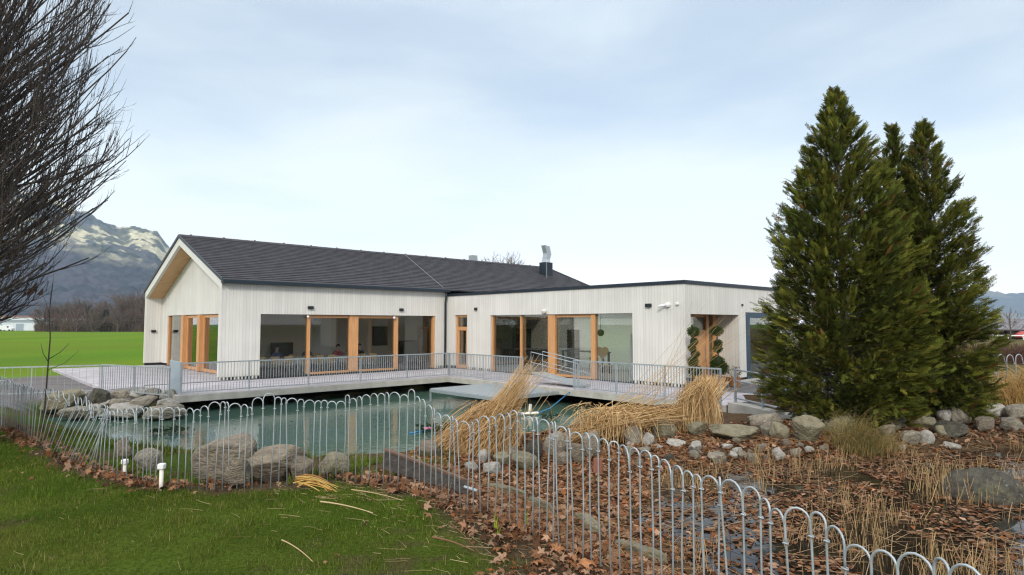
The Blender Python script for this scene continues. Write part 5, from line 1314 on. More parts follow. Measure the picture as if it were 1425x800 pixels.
def reed_sheaf():
    rng = np.random.RandomState(31)
    Y0 = 11.8
    rt = thing('reed_sheaf', tuple(at_y(660, 648, Y0)), 'big leaning sheaf of golden dry reeds at the shore, tallest of the reed heaps', 'reeds', 'dry reed heaps on the bank')
    k = 560; s_ = rng.uniform(0, 1, k)
    by = Y0 + rng.normal(0, .25, k)
    b = pxy(np.stack([rng.normal(660, 24, k), rng.uniform(628, 652, k)], -1), by)
    tipx = np.where(s_ > .93, rng.uniform(700, 790, k), np.where(s_ > .45, rng.normal(722, 12, k), rng.normal(700, 14, k))); 
    tipy = np.interp(tipx, [660, 690, 712, 735, 750, 790], [590, 552, 528, 500, 492, 500]) + rng.normal(8, 10, k) + (1 - s_) * 30
    ty = by + rng.normal(.1, .2, k)
    tip = pxy(np.stack([tipx, tipy], -1), ty)
    midp = b * .5 + tip * .5 + np.stack([rng.normal(-.10, .08, k), rng.normal(0, .1, k), rng.normal(.06, .05, k)], -1)
    pts = bez(b, midp, tip, 7)
    strands('stems', pts, np.linspace(1, .45, 7)[None] * rng.uniform(.004, .0075, k)[:, None], M['straw'], rt, seed=1)
    # drooping leaves over the foot of the sheaf
    k = 950
    a0 = rng.uniform(.15, .75, k); idx = rng.randint(0, 560, k)
    j = (a0 * 6).astype(int); P = pts[idx, j]
    ang = rng.uniform(0, 2 * np.pi, k); ln = rng.uniform(.2, .75, k)
    out = np.stack([np.cos(ang) * .45 - .15, np.sin(ang) * .35 - .1, -np.ones(k) * .8], -1)
    e = P + out * ln[:, None]; mm = P + np.stack([out[:, 0] * ln * .7, out[:, 1] * ln * .7, .12 * ln], -1)
    pt = bez(P, mm, e, 5); pt[..., 2] = np.maximum(pt[..., 2], height(pt[..., 0].ravel(), pt[..., 1].ravel()).reshape(k, 5) + .01)
    strands('leaves', pt, np.linspace(1, .4, 5)[None] * rng.uniform(.003, .006, k)[:, None], M['straw'], rt, pal=((.44, .26, .11), (.66, .45, .22), (.25, .135, .06)), seed=2)
    # dense skirt
    k = 800
    th_ = rng.uniform(0, 2 * np.pi, k); c = at_y(668, 640, Y0); 
    top = pxy(np.stack([rng.normal(688, 16, k), rng.uniform(556, 610, k)], -1), Y0 + rng.normal(0, .2, k))
    ft = np.stack([c[0] + np.cos(th_) * rng.uniform(.3, .85, k) - .12, c[1] + np.sin(th_) * .5, np.full(k, c[2])], -1); ft[:, 2] = height(ft[:, 0], ft[:, 1]) + rng.uniform(.0, .2, k)
    mm = top * .45 + ft * .55 + np.stack([.25 * np.cos(th_), .22 * np.sin(th_), .12 + 0 * th_], -1)
    strands('skirt', bez(top, mm, ft, 6), np.linspace(.7, 1, 6)[None] * rng.uniform(.004, .0075, k)[:, None], M['straw'], rt, seed=3, pal=((.45, .27, .115), (.68, .46, .23), (.24, .125, .055)))
reed_sheaf()
def lying_reeds():
    rng = np.random.RandomState(32); k = 520
    Y0 = 13.0
    rt = thing('reed_heap', tuple(at_y(880, 600, Y0)), 'spreading heap of golden dry reeds lying flat towards the pond', 'reeds', 'dry reed heaps on the bank')
    y = Y0 + rng.normal(0, .35, k)
    lx = rng.normal(825, 26, k); ly = np.interp(lx, [770, 800, 830, 880], [614, 608, 596, 584]) + rng.normal(0, 8, k)
    rx = np.where(rng.rand(k) > .65, rng.normal(930, 16, k), rng.normal(875, 18, k)); ry = rng.normal(575, 8, k) + (rx < 900) * rng.uniform(-6, 22, k)
    a = pxy(np.stack([lx, ly], -1), y); b = pxy(np.stack([rx, ry], -1), y + rng.normal(.2, .2, k))
    mm = a * .5 + b * .5; mm[:, 2] += rng.uniform(.0, .15, k)
    strands('stems', bez(a, mm, b, 6), np.linspace(.5, 1, 6)[None] * rng.uniform(.004, .008, k)[:, None], M['straw'], rt, seed=5)
    k = 420; y = Y0 + rng.normal(-.1, .3, k); a = pxy(np.stack([rng.normal(852, 22, k), rng.normal(573, 7, k)], -1), y)
    e = a + np.stack([rng.normal(-.05, .3, k), rng.normal(-.15, .2, k), -rng.uniform(.2, .62, k)], -1); mm = a * .5 + e * .5 + np.stack([0 * y, 0 * y, .15 + 0 * y], -1) + (e - a) * np.array([.3, .3, 0])
    strands('leaves', bez(a, mm, e, 5), np.full((k, 5), .005), M['straw'], rt, seed=6)
    k = 34; y = Y0 + rng.normal(0, .2, k); a = pxy(np.stack([rng.normal(850, 30, k), rng.normal(585, 8, k)], -1), y)
    b = pxy(np.stack([rng.uniform(930, 1060, k), rng.uniform(415, 545, k)], -1), y + .4); mm = a * .5 + b * .5; mm[:, 2] -= rng.uniform(-.1, .25, k)
    strands('long_stems', bez(a, mm, b, 8), np.linspace(1, .35, 8)[None] * np.full((k, 1), .0052), M['straw'], rt, seed=7)
lying_reeds()
def drooping():
    rng = np.random.RandomState(33); k = 850; Y0 = 13.6
    rt = thing('reed_sheaf', tuple(at_y(968, 600, Y0)), 'rounded sheaf of dry reeds drooping over before the ramp wall', 'reeds', 'dry reed heaps on the bank')
    s_ = rng.uniform(0, 1, k); y = Y0 + rng.normal(0, .22, k)
    a = pxy(np.stack([rng.normal(973, 7, k), rng.uniform(530, 548, k)], -1), y)
    fx = np.where(s_ < .5, rng.normal(955, 10, k), rng.normal(984, 10, k)); fy = rng.uniform(566, 606, k)
    e = pxy(np.stack([fx, fy], -1), y + rng.normal(0, .25, k)); mm = a * .4 + e * .6; mm[:, 2] += rng.uniform(.2, .5, k); mm[:, 0] += (e[:, 0] - a[:, 0]) * .3
    strands('leaves', bez(a, mm, e, 7), np.linspace(.8, .6, 7)[None] * rng.uniform(.004, .007, k)[:, None], M['straw'], rt, seed=8)
    k = 300; y = Y0 + rng.normal(0, .2, k); b = pxy(np.stack([rng.normal(965, 8, k), rng.uniform(596, 606, k)], -1), y); tp = pxy(np.stack([rng.normal(985, 14, k), rng.uniform(520, 548, k)], -1), y)
    mm = b * .5 + tp * .5; mm[:, 0] -= .08
    strands('stems', bez(b, mm, tp, 6), np.full((k, 6), .0055), M['straw'], rt, seed=9)
drooping()
def clump(name, x, y, rx, ry, hgt, k, label, seed, pal, r_=.006, lean=(.2, 0), cat='reeds', group=None):
    rng = np.random.RandomState(seed)
    rt = thing(name, (x, y, h1(x, y)), label, cat, group)
    b = np.stack([x + rng.normal(0, rx, k), y + rng.normal(0, ry, k), np.zeros(k)], -1); b[:, 2] = height(b[:, 0], b[:, 1]) - .03
    h_ = hgt * rng.uniform(.45, 1.1, k)
    e = b + np.stack([lean[0] * h_ + rng.normal(0, .35, k) * h_, lean[1] * h_ + rng.normal(0, .3, k) * h_, h_ * rng.uniform(.5, 1, k)], -1)
    mm = b + np.stack([(e - b)[:, 0] * .25, (e - b)[:, 1] * .25, h_ * .75], -1)
    strands('blades', bez(b, mm, e, 6), np.linspace(1, .3, 6)[None] * rng.uniform(.6, 1.2, k)[:, None] * r_, M['straw'], rt, pal=pal, seed=seed)
GOLD = ((.44, .27, .09), (.60, .40, .16), (.28, .15, .055))
clump('reed_clump', 14.0, 16.0, .75, .4, 1.15, 2200, 'thick clump of golden dry reeds right of the conifers', 41, GOLD, .008, (-.15, -.1), group='dry reed heaps on the bank')
clump('reed_clump', 16.0, 16.4, .8, .5, 1.05, 1600, 'golden dry reeds cut off by the right picture edge', 42, GOLD, .008, (-.2, -.1), group='dry reed heaps on the bank')
g_ = on_ground(1195, 628)
clump('grass_tuft', g_[0], g_[1], .22, .14, .75, 700, 'straw and green grass tuft on the bank before the left conifer', 43, ((.17, .14, .045), (.36, .27, .11), (.10, .11, .03)), .0042, (.05, -.1), 'grass tuft')
g_ = on_ground(1232, 626)
clump('grass_tuft', g_[0], g_[1], .20, .12, .40, 300, 'smaller pale straw tuft right of the green one', 44, ((.30, .22, .09), (.46, .34, .16), (.2, .15, .06)), .004, (.25, -.1), 'grass tuft')
# leaves -----------------------------------------------------------------
def maple():
    pr = [(0, -.45)]
    lobes = [(-2.25, .5), (-1.15, .82), (0, 1.0), (1.15, .82), (2.25, .5)]
    V = [(0, -.12, .0)]
    ring = []
    for i, (a, l_) in enumerate(lobes):
        x, y = math.sin(a) * l_, math.cos(a) * l_ * .95
        nx, ny = math.cos(a), -math.sin(a)
        ring += [(x * .62 - nx * .16, y * .62 - ny * .16, .03), (x, y, -.10 - .1 * (i % 2)), (x * .62 + nx * .16, y * .62 + ny * .16, .03)]
        if i < 4:
            am = a + 1.1 / 1.0 * .55; ring.append((math.sin(am) * .34, math.cos(am) * .34, .0))
    V += ring; n = len(ring)
    F = [(0, k + 1, (k + 1) % n + 1, 0) for k in range(n)]
    return np.array(V) * .5, np.array([(a, b, c) for a, b, c, _ in F])
LV, LF = maple()
SV = np.array([(0, -.5, 0), (.3, -.1, .06), (.16, .3, .0), (0, .55, -.08), (-.2, .25, .03), (-.3, -.1, .05)]); SF = np.array([(0, 1, 2), (0, 2, 3), (0, 3, 4), (0, 4, 5)])
def leafcol(rng, n):
    P = np.array([(.19, .092, .045), (.27, .145, .082), (.145, .066, .033), (.36, .225, .145), (.26, .09, .032), (.09, .045, .027), (.22, .14, .09)])
    return P[rng.choice(len(P), n, p=[.23, .21, .15, .14, .05, .11, .11])] * rng.uniform(.75, 1.2, n)[:, None]
def litter(name, pos, size, label, seed, tilt=.7, small=True, water=False, wet=1.0):
    rng = np.random.RandomState(seed); n = len(pos); T, F = (SV, SF) if small else (LV, LF)
    V, Fi = scatter(T, F, pos, rot_batch(rng, n, tilt), np.stack([size * rng.uniform(.7, 1.1, n), size, size * rng.uniform(.6, 1.8, n)], -1))
    return tag(np_mesh(name, V, Fi, M['dead_leaf'], col=np.repeat(leafcol(rng, n) * wet, len(T), 0)), label, 'leaves', kind='stuff')
rl = np.random.RandomState(51)
def sample(n, x0, x1, y0, y1, rng, f):
    P = np.stack([rng.uniform(x0, x1, n), rng.uniform(y0, y1, n)], -1); h, s, dp, dm = height(P[:, 0], P[:, 1], True); k = rng.uniform(0, 1, n) < f(P[:, 0], P[:, 1], s, dp, dm)
    return np.stack([P[k, 0], P[k, 1], h[k]], -1), s[k], dp[k], dm[k]
# dense leaf litter on the right bank and in the marsh
pos, s, dp, dm = sample(95000, -1.8, 14, 3.0, 14.3, rl, lambda x, y, s, dp, dm: (s > .05) * (dp > .25) * sst(.2, .6, vnoise(x, y, .8, 14) * .5 + .5 * vnoise(x, y, .25, 15) + .12 + .4 * (dm > .3)) * np.where(y > 11.8, .5, 1) * .62)
mw = dm < .02
keep = ~mw | (rl.uniform(0, 1, len(pos)) < .97 * sst(.20, .46, vnoise(pos[:, 0], pos[:, 1] * 2.2, .9, 16) + .35 * (vnoise(pos[:, 0], pos[:, 1], .3, 17) - .5) + .22 * sst(4.2, 2.8, pos[:, 0])))
pos, mw = pos[keep], mw[keep]
pos[:, 2] = np.where(mw, MARSH + .006 + rl.uniform(0, .008, len(pos)), pos[:, 2] + .015 + rl.uniform(0, .03, len(pos)))
nearp = pos[:, 1] < 7.2
litter('leaf_litter', pos[~mw & ~nearp], rl.uniform(.07, .15, (~mw & ~nearp).sum()), 'brown fallen leaves covering the bank', 1, .8)
litter('leaf_litter', pos[~mw & nearp], rl.uniform(.08, .16, (~mw & nearp).sum()), 'brown maple leaves lying thick behind the near fence', 2, .75, small=False)
litter('floating_leaves', pos[mw], rl.uniform(.03, .13, mw.sum()), 'brown leaves floating on the marsh water', 3, .22, wet=rl.uniform(.6, 1.2, mw.sum())[:, None])
pos, s, dp, dm = sample(9000, -10, 6, 8, 21, rl, lambda x, y, s, dp, dm: (dp < -.1) * (.012 + .10 * sst(-1.2, -.1, dp)))
pos[:, 2] = WATER + .006
litter('floating_leaves', pos, rl.uniform(.05, .11, len(pos)), 'single brown leaves floating on the pond', 7, .08)
# drift of leaves along the foot of the fence and on the mud
fpn = walk(FENCE[1:13], lambda q: .02)
k = rl.randint(0, len(fpn), 2600); fpa = np.array(fpn)[k]
off = rl.normal(.05, .17, (len(k), 2)); q = fpa[:, :2] + off; keep = rl.uniform(0, 1, len(k)) < np.where(q[:, 0] < -3.6, .75, np.where(q[:, 0] < -1.4, .32, .9)) * (.3 + .7 * (vnoise(q[:, 0], q[:, 1], .5, 21) > .42))
q = q[keep]; pos = np.stack([q[:, 0], q[:, 1], height(q[:, 0], q[:, 1]) + .03 + rl.uniform(0, .05, len(q))], -1)
litter('leaf_litter', pos, rl.uniform(.08, .17, len(pos)), 'curled brown leaves drifted against the foot of the fence', 4, 1.1, small=False)
pos, s, dp, dm = sample(9000, -1.6, 1.6, 3.2, 7.2, rl, lambda x, y, s, dp, dm: (s < .05) * mud_mask(x, y, s - .1) * .40)
pos[:, 2] += .02 + rl.uniform(0, .03, len(pos)); litter('leaf_litter', pos, rl.uniform(.06, .15, len(pos)), 'fallen leaves strewn over the bare strip before the fence', 5, .8, small=False)
pos, s, dp, dm = sample(2600, -9, 1.2, 3.2, 12, rl, lambda x, y, s, dp, dm: (s < -.1) * (.035 + .06 * sst(-.9, -.1, s)))
pos[:, 2] += .03; litter('leaf_litter', pos, rl.uniform(.03, .09, len(pos)), 'single brown leaves scattered on the lawn', 6, .6, small=False)
# the largest leaves by the fence, each one a thing
rbig = np.random.RandomState(9)
for i, (px, py, s_) in enumerate(((698, 772, 34), (722, 741, 30), (760, 752, 30), (775, 772, 32), (745, 790, 30), (802, 775, 34), (789, 735, 26), (814, 792, 36), (712, 752, 22), (766, 725, 24))):
    p = on_ground(px, py); sz = s_ / FPX * p[1] * 1.15
    T = LV.copy(); T[:, 2] = T[:, 2] * 2.2 + .25 * T[:, 0] ** 2 - .2 * T[:, 1] ** 2
    ry_ = rot_batch(rbig, 1, .6)[0]; V = (T @ ry_.T) * sz
    o = np_mesh('maple_leaf', V, LF, M['dead_leaf'], col=np.tile(np.array((.42, .20, .095)) * rbig.uniform(.75, 1.1), (len(V), 1)), smooth=False)
    o.location = (p[0], p[1], p[2] + sz * .22)
    sd = o.modifiers.new('Thick', 'SOLIDIFY'); sd.thickness = .0015
    tag(o, 'large orange brown maple leaf lying at the foot of the near fence', 'leaf', 'large maple leaves at the near fence')
# twigs, stubble, stalks ---------------------------------------------------
def sticks(name, base, tip, r, label, seed, pal, kind='stuff', cat='twigs', m=4):
    mm = base * .5 + tip * .5 + np.random.RandomState(seed).normal(0, .04, base.shape) * np.linalg.norm(tip - base, axis=1, keepdims=True)
    o = strands(name, bez(base, mm, tip, m), np.asarray(r)[:, None] * np.linspace(1, .6, m)[None], M['straw'], None, pal=pal, seed=seed)
    return tag(o, label, cat, kind=kind)
STR = ((.36, .26, .14), (.50, .38, .22), (.18, .11, .06))
pos, s, dp, dm = sample(20000, .8, 14, 4.6, 12.5, rl, lambda x, y, s, dp, dm: (s > .3) * (dm < .12) * sst(.52, .68, vnoise(x, y, .9, 31) * .6 + .4 * vnoise(x, y, .3, 32)) * .85)
n = len(pos); pos[:, 2] = MARSH - .05; L_ = rl.uniform(.10, .46, n) * (.6 + .6 * vnoise(pos[:, 0], pos[:, 1], 1.3, 33))
tip = pos + np.stack([rl.normal(0, .18, n) * L_, rl.normal(0, .18, n) * L_, L_], -1)
sticks('reed_stubble', pos, tip, rl.uniform(.003, .0055, n), 'cut reed stubble standing in the marsh', 61, ((.34, .22, .10), (.52, .38, .20), (.16, .09, .05)), cat='stubble', m=3)
pos, s, dp, dm = sample(17000, -1.2, 13, 3.6, 13.5, rl, lambda x, y, s, dp, dm: (s > .1) * (dp > .1) * (dm > -.1) * .5)
n = len(pos); a = rl.uniform(0, 6.28, n); L_ = rl.uniform(.08, .45, n); pos[:, 2] += .03
tip = pos + np.stack([np.cos(a) * L_, np.sin(a) * L_, rl.uniform(-.02, .28, n) * L_], -1); tip[:, 2] = np.maximum(tip[:, 2], height(tip[:, 0], tip[:, 1]) + .02)
sticks('dead_stalks', pos, tip, rl.uniform(.0018, .0042, n), 'dead stalks and twigs tangled on the bank', 62, ((.26, .15, .075), (.42, .28, .14), (.13, .07, .04)))
pos, s, dp, dm = sample(4200, .8, 14, 4.0, 12.5, rl, lambda x, y, s, dp, dm: (s > .2) * (dm < .1) * (.25 + .6 * sst(.4, .6, vnoise(x, y, 1.1, 35))))
n = len(pos); a = rl.normal(.3, .9, n); L_ = rl.uniform(.10, .75, n); pos[:, 2] = MARSH + .012 + rl.uniform(0, .03, n)
tip = pos + np.stack([np.cos(a) * L_, np.sin(a) * L_, rl.uniform(0, .12, n) * L_], -1)
sticks('dead_stems', pos, tip, rl.uniform(.002, .0045, n), 'dead reed stems lying tangled over the marsh', 64, ((.24, .14, .08), (.46, .32, .18), (.12, .065, .04)))
pos, s, dp, dm = sample(2600, -4.5, 1.2, 3.3, 8, rl, lambda x, y, s, dp, dm: (s < 0) * (.05 + .55 * sst(-1.6, -.2, s) * (x > -2.6)))
n = len(pos); a = rl.normal(2.75, .5, n); L_ = rl.uniform(.02, .30, n) ** 1.0 * rl.uniform(.3, 1, n); pos[:, 2] += .02
tip = pos + np.stack([np.cos(a) * L_, np.sin(a) * L_, 0 * a], -1); tip[:, 2] = height(tip[:, 0], tip[:, 1]) + .03
sticks('straw_bits', pos, tip, rl.uniform(.0010, .0024, n), 'bits of straw and twigs strewn on the lawn', 63, STR)
for i, ((a, b), (c, d), r_, la) in enumerate((((446, 705), (519, 720), .0075, 'longest pale straw stalk lying on the lawn'), ((489, 688), (560, 702), .006, 'pale straw stalk lying near the leaf strip'), ((602, 756), (660, 774), .008, 'bent brown twig on the bare strip before the fence'), ((626, 735), (668, 778), .004, 'thin pale stalk crossing the bent brown twig'), ((392, 760), (435, 789), .006, 'short straw stalk on the near lawn'))):
    A_, B_ = on_ground(a, b), on_ground(c, d); A_[2] += .05; B_[2] += .04
    o = strands('stalk', bez(A_[None], (A_ * .5 + B_ * .5 + np.array([0, .03, .02]))[None], B_[None], 7), np.full((1, 7), r_) * np.linspace(1, .5, 7), M['straw'], None, pal=STR if 'brown' not in la else ((.2, .1, .06),) * 3, seed=70 + i, n=6); tag(o, la, 'stalk', 'loose stalks on the lawn')
p = on_ground(436, 676); rngY = np.random.RandomState(5)
n = 16; a = pxy(np.stack([rngY.normal(415, 4, n), rngY.normal(668, 5, n)], -1), p[1] - .1); b = pxy(np.stack([rngY.normal(460, 8, n), rngY.normal(681, 5, n)], -1), p[1] - .25); mm = a * .5 + b * .5; mm[:, 2] += rngY.uniform(.02, .12, n)
o = strands('iris_leaves', bez(a, mm, b, 6), np.linspace(1, .4, 6)[None] * np.full((n, 1), .009), M['straw'], None, pal=((.45, .26, .06), (.58, .40, .14), (.3, .14, .04)), seed=6, n=4); tag(o, 'small bundle of yellowed iris leaves lying at the fence foot', 'leaves')
for i, (px, pt, pb, la) in enumerate(((688, 710, 742, 'tallest yellow green iris shoot in the leaves at the fence'), (731, 700, 732, 'slender green iris shoot right of the taller one'), (692, 730, 744, 'short green iris shoot at the foot of the tallest'))):
    p = on_ground(px, pb); t_ = at_y(px + 1, pt, p[1]); A_ = np.array([p[0], p[1], p[2] - .03])
    o = strands('iris_shoot', bez(np.array([A_, A_ + [.02, 0, 0]]), np.array([A_ * .5 + t_ * .5] * 2), np.array([t_, t_ * .8 + A_ * .2 + [.03, 0, 0]]), 6), np.tile(np.linspace(1, .15, 6), (2, 1)) * .011, M['grass_blade'], None, pal=((.26, .36, .03), (.34, .42, .05), (.2, .3, .03)), seed=i, n=4); tag(o, la, 'plant', 'iris shoots by the fence')
# grass blades on the lawn
rg = np.random.RandomState(71)
pos, s, dp, dm = sample(560000, -11, 1.8, 3.0, 13, rg, lambda x, y, s, dp, dm: (s < .12) * (np.abs(x / y) < .9) * (1 - .93 * mud_mask(x, y, s)) * np.clip(5.2 / y, .3, 1) ** 1.5 * (.55 + .45 * vnoise(x, y, .35, 72)))
def blades(pos, lo, hi, w_, rng, name, label):
    n = len(pos); a = rng.uniform(0, 6.28, n); L_ = rng.uniform(lo, hi, n) * (.35 + 1.7 * vnoise(pos[:, 0], pos[:, 1], .24, 73) ** 2 + .3 * vnoise(pos[:, 0], pos[:, 1], .9, 79)); le = rng.uniform(.2, 1.1, n)
    d = np.stack([np.cos(a), np.sin(a), 0 * a], -1); p_ = np.stack([-np.sin(a), np.cos(a), 0 * a], -1) * (w_ * rng.uniform(.7, 1.3, n))[:, None]
    sc_ = np.clip(pos[:, 1] / 5.5, .9, 2.0)[:, None]
    tip = pos + d * (L_ * le)[:, None] + np.array([0, 0, 1.]) * (L_ * (1.15 - .5 * le))[:, None]
    b0 = pos - np.array([0, 0, .01])
    V = np.stack([b0 - p_ * sc_, b0 + p_ * sc_, tip], 1).reshape(-1, 3); F = np.arange(3 * n).reshape(-1, 3)
    q = vnoise(pos[:, 0], pos[:, 1], .5, 74)[:, None]; big = sst(.35, .7, vnoise(pos[:, 0], pos[:, 1], 1.6, 75))[:, None]
    c = np.array((.048, .095, .010)) * (1 - q) + np.array((.115, .165, .020)) * q; c = c * (1 - .5 * big) + np.array((.125, .120, .03)) * .5 * big
    dry = (rng.uniform(0, 1, n) < .06)[:, None]; c = np.where(dry, np.array((.26, .20, .09)), c) * rng.uniform(.45, 1.5, n)[:, None]
    tag(np_mesh(name, V, F, M['grass_blade'], col=np.repeat(c, 3, 0)), label, 'grass', kind='stuff')
    print('blades', n)
blades(pos, .016, .055, .0022, rg, 'lawn_grass', 'short mossy green grass of the lawn')
pos, s, dp, dm = sample(60000, -9, -1.0, 6.5, 14, rg, lambda x, y, s, dp, dm: (s > .05) * (dp > .2) * (vnoise(x, y, .6, 76) > .42) * .6)
blades(pos, .04, .14, .004, rg, 'bank_grass', 'rough green grass on the bank behind the fence')
# things in and by the water ------------------------------------------------
mat('blue_rope', (.03, .20, .42), .6); mat('pink', (.55, .2, .32), .7); mat('white_wood', (.72, .68, .60), .7)
p = on_z(737, 578, WATER)
t = thing('wooden_cross', tuple(p), 'small white wooden cross float lying on the pond', 'cross float')
q = np.array([.28, .10, 0]); q2 = np.array([-.02, .05, .26])
for nm, a_, b_ in (('arm', p - q, p + q), ('upright', p - [0, 0, .02], p + [.03, .02, .30])):
    m_ = MB(); m_.tube([a_ + [0, 0, .06], b_ + [0, 0, .06]], .05, 4); m_.build(nm, M['white_wood'], t)
m_ = MB(); p2 = np.array(W(8.25, -12.2, -.1)); pa = p + [.2, .1, .03]; m_.tube([pa, pa * .6 + p2 * .4 - [0, 0, .12], p2], .016, 6); tag(m_.build('rope', M['blue_rope'], smooth=True), 'blue rope running from the white cross float up to the deck', 'rope')
pa = on_z(55, 590, WATER); pts = [on_z(px, py, WATER) + [0, 0, .015] for px, py in ((66, 588), (80, 592), (96, 601), (120, 611), (146, 617), (176, 622), (205, 630), (236, 635), (258, 637))]
m_ = MB(); m_.tube(pts, .022, 6); tag(m_.build('hose', M['blue_rope'], smooth=True), 'thin blue hose floating near the left bank of the pond', 'hose')
def wreath(px, py, label, flower, seed, sz=1.0):
    rng = np.random.RandomState(seed); c = on_z(px, py, WATER); t = thing('fir_wreath', tuple(c), label, 'wreath')
    n = 150; a = rng.uniform(0, 6.28, n); r_ = rng.normal(.42, .10, n) * sz
    pos = np.stack([c[0] + np.cos(a) * r_ * 1.2, c[1] + np.sin(a) * r_, c[2] + rng.uniform(.02, .12, n)], -1)
    d = np.stack([-np.sin(a) + rng.normal(0, .5, n), np.cos(a) + rng.normal(0, .5, n), rng.uniform(-.1, .7, n)], -1)
    V, F = scatter(SPV, SPF, pos, frames(d, rng.normal(0, .5, (n, 3)) + [0, 0, 1.]), rng.uniform(.14, .3, n) * sz)
    np_mesh('greenery', V, F, M['needles'], t, col=np.repeat(np.array((.028, .055, .02)) * rng.uniform(.6, 1.3, n)[:, None], len(SPV), 0))
    if flower:
        m_ = MB(); f = c + [-.28, -.42, .1]
        for k in range(6): m_.ball(f + np.array([.07 * math.cos(k), .05 * math.sin(k), .02 * (k % 2)]), .05, 8, 5, (1, 1, .6))
        m_.build('flower', M['pink'], t, smooth=True)
wreath(612, 598, 'floating evergreen wreath with a pink flower left of the reed sheaf', True, 1, 1.0)
wreath(238, 603, 'small dark floating water plant behind the left fence', False, 2, .7)
wreath(765, 582, 'small evergreen sprig afloat beside the white cross', False, 3, .5)
m_ = MB(); pts = [on_z(px, py, WATER) + [0, 0, .02] for px, py in ((570, 604), (585, 601), (596, 599))]; m_.tube(pts, .02, 6); tag(m_.build('rope', M['blue_rope'], smooth=True), 'short blue rope beside the floating wreath', 'rope')
for px, pt, pb, la in ((173, 640, 662, 'short white capped stake left of the taller one behind the fence'), (224, 646, 682, 'taller white stake behind the fence on the near bank')):
    b = on_ground(px, pb); y = b[1]; tp = at_y(px, pt, y)
    t = thing('stake', tuple(b), la, 'stake', 'white stakes behind the fence'); m_ = MB(); m_.tube([b - [0, 0, .1], (b[0], y, tp[2] - .05)], .022, 8); m_.build('post', M['white_wood'] if 'taller' in la else M['concrete'], t, smooth=True)
    m_ = MB(); m_.box(b[0] - .035, b[0] + .035, y - .035, y + .035, tp[2] - .052, tp[2] + .01); m_.build('cap', M['white_plastic'], t, bevel=.012)
# dark steel beam lying behind the fence
noise_mat('rusty_edge', (.07, .042, .03), (.17, .10, .065), 6, rough=.85); noise_mat('old_plank', (.022, .019, .017), (.075, .062, .05), 3, rough=.8, bump=.5, stretch=(1, 6, 6))
a_ = at_y(536, 627, 7.75); b_ = at_y(652, 672, 7.05)
d_ = (b_ - a_) / np.linalg.norm(b_ - a_)
t = thing('channel_beam', tuple(a_), 'dark old channel beam lying aslant behind the fence with a rusty upper edge', 'beam')
dn = np.array([-.03, -.10, -.25]); bk = np.array([.02, .09, .01])
m_ = MB(); m_.hexa([a_, b_, b_ + dn * .45, a_ + dn * .8, a_ + [0, .02, 0], b_ + [0, .02, 0], b_ + dn * .45 + [0, .02, 0], a_ + dn * .8 + [0, .02, 0]]); m_.build('web', M['old_plank'], t)
m_ = MB(); e = np.array([0, 0, .025]); m_.hexa([a_ - [.03, 0, 0], b_, b_ + bk * .4, a_ + bk * .5, a_ + e - [.03, 0, 0], b_ + e, b_ + bk * .4 + e, a_ + bk * .5 + e]); m_.build('flange', M['rusty_edge'], t)
m_ = MB(); m_.tube([b_ + dn * .2 - d_ * .05, b_ + d_ * .12 + [0, 0, -.05]], .018, 6); m_.build('lower_edge', M['dull_wire'], t)
p = at_y(832, 649, 4.72); m_ = MB(); m_.hexa([p + k for k in ([-.035, 0, -.05], [.03, 0, -.045], [.03, .012, -.045], [-.035, .012, -.05], [-.03, .01, .055], [.033, 0, .06], [.033, .012, .06], [-.03, .022, .055])]); mat('rust_red', (.22, .075, .045), .8)
tag(m_.build('tag_plate', M['rust_red'], bevel=.004), 'small rust red plate hanging on the near fence wires', 'plate')
# topiary and planters at the entrance -----------------------------------
def pom(c, r_, n, rng):
    d = rng.normal(size=(n, 3)); d /= np.linalg.norm(d, axis=1, keepdims=True); p_ = np.array(c) + d * r_ * rng.uniform(.6, .95, n)[:, None] * np.array([1, 1, .85]); return scatter(SPV, SPF, p_, frames(d + rng.normal(0, .5, (n, 3)), rng.normal(size=(n, 3))), rng.uniform(.04, .085, n))
noise_mat('topiary_core', (.02, .035, .01), (.05, .075, .02), 40, rough=.9, bump=.8)
def topiary(u, v, balls, label, seed):
    rng = np.random.RandomState(seed); b = np.array(W(u, v, 0)); t = thing('topiary', tuple(b), label, 'topiary tree', 'clipped trees at the entrance')
    m_ = MB(); m_.lathe(b, [(0, 0), (.22, 0), (.28, .40), (.26, .40), (.24, .36), (0, .36)], 16); mat('terracotta', (.45, .2, .09), .8); m_.build('pot', M['terracotta'] if u > 12 else M['charcoal'], t, smooth=False)
    m_ = MB(); m_.tube([b + [0, 0, .3], b + [.04, 0, 1.0], b + [-.03, 0, 1.6], b + [0, 0, balls[0][2]]], .03, 7); m_.build('trunk', M['bark'], t, smooth=True)
    Vs = []; Fs = []; nv = 0; cores = []
    for du, dz, zz, r_ in [(q[0], q[1], q[2], q[3]) for q in balls]:
        c = b + np.array([D1[0] * du, D1[1] * du, zz]); V, F = pom(c, r_, int(1500 * (r_ / .3) ** 2) + 260, rng); Vs.append(V); Fs.append(F + nv); nv += len(V)
        core = MB().ball(c, r_ * .8, 10, 6, (1, 1, .85)); cores.append(core)
    for core in cores[1:]: cores[0].add(core.v, core.f)
    cores[0].build('inner_growth', M['topiary_core'], t, smooth=True)
    q = rng.uniform(.7, 1.3, nv // len(SPV)); np_mesh('crown', np.concatenate(Vs), np.concatenate(Fs), M['needles'], t, col=np.repeat(np.array((.055, .085, .02)) * q[:, None], len(SPV), 0))
topiary(11.42, -15.35, [(0, 0, 2.08, .21), (.05, 0, 1.72, .13), (-.10, 0, 1.50, .14), (.10, 0, 1.28, .15), (-.05, 0, 1.02, .19), (.06, 0, .68, .26)], 'spiral clipped topiary left of the entrance door', 1)
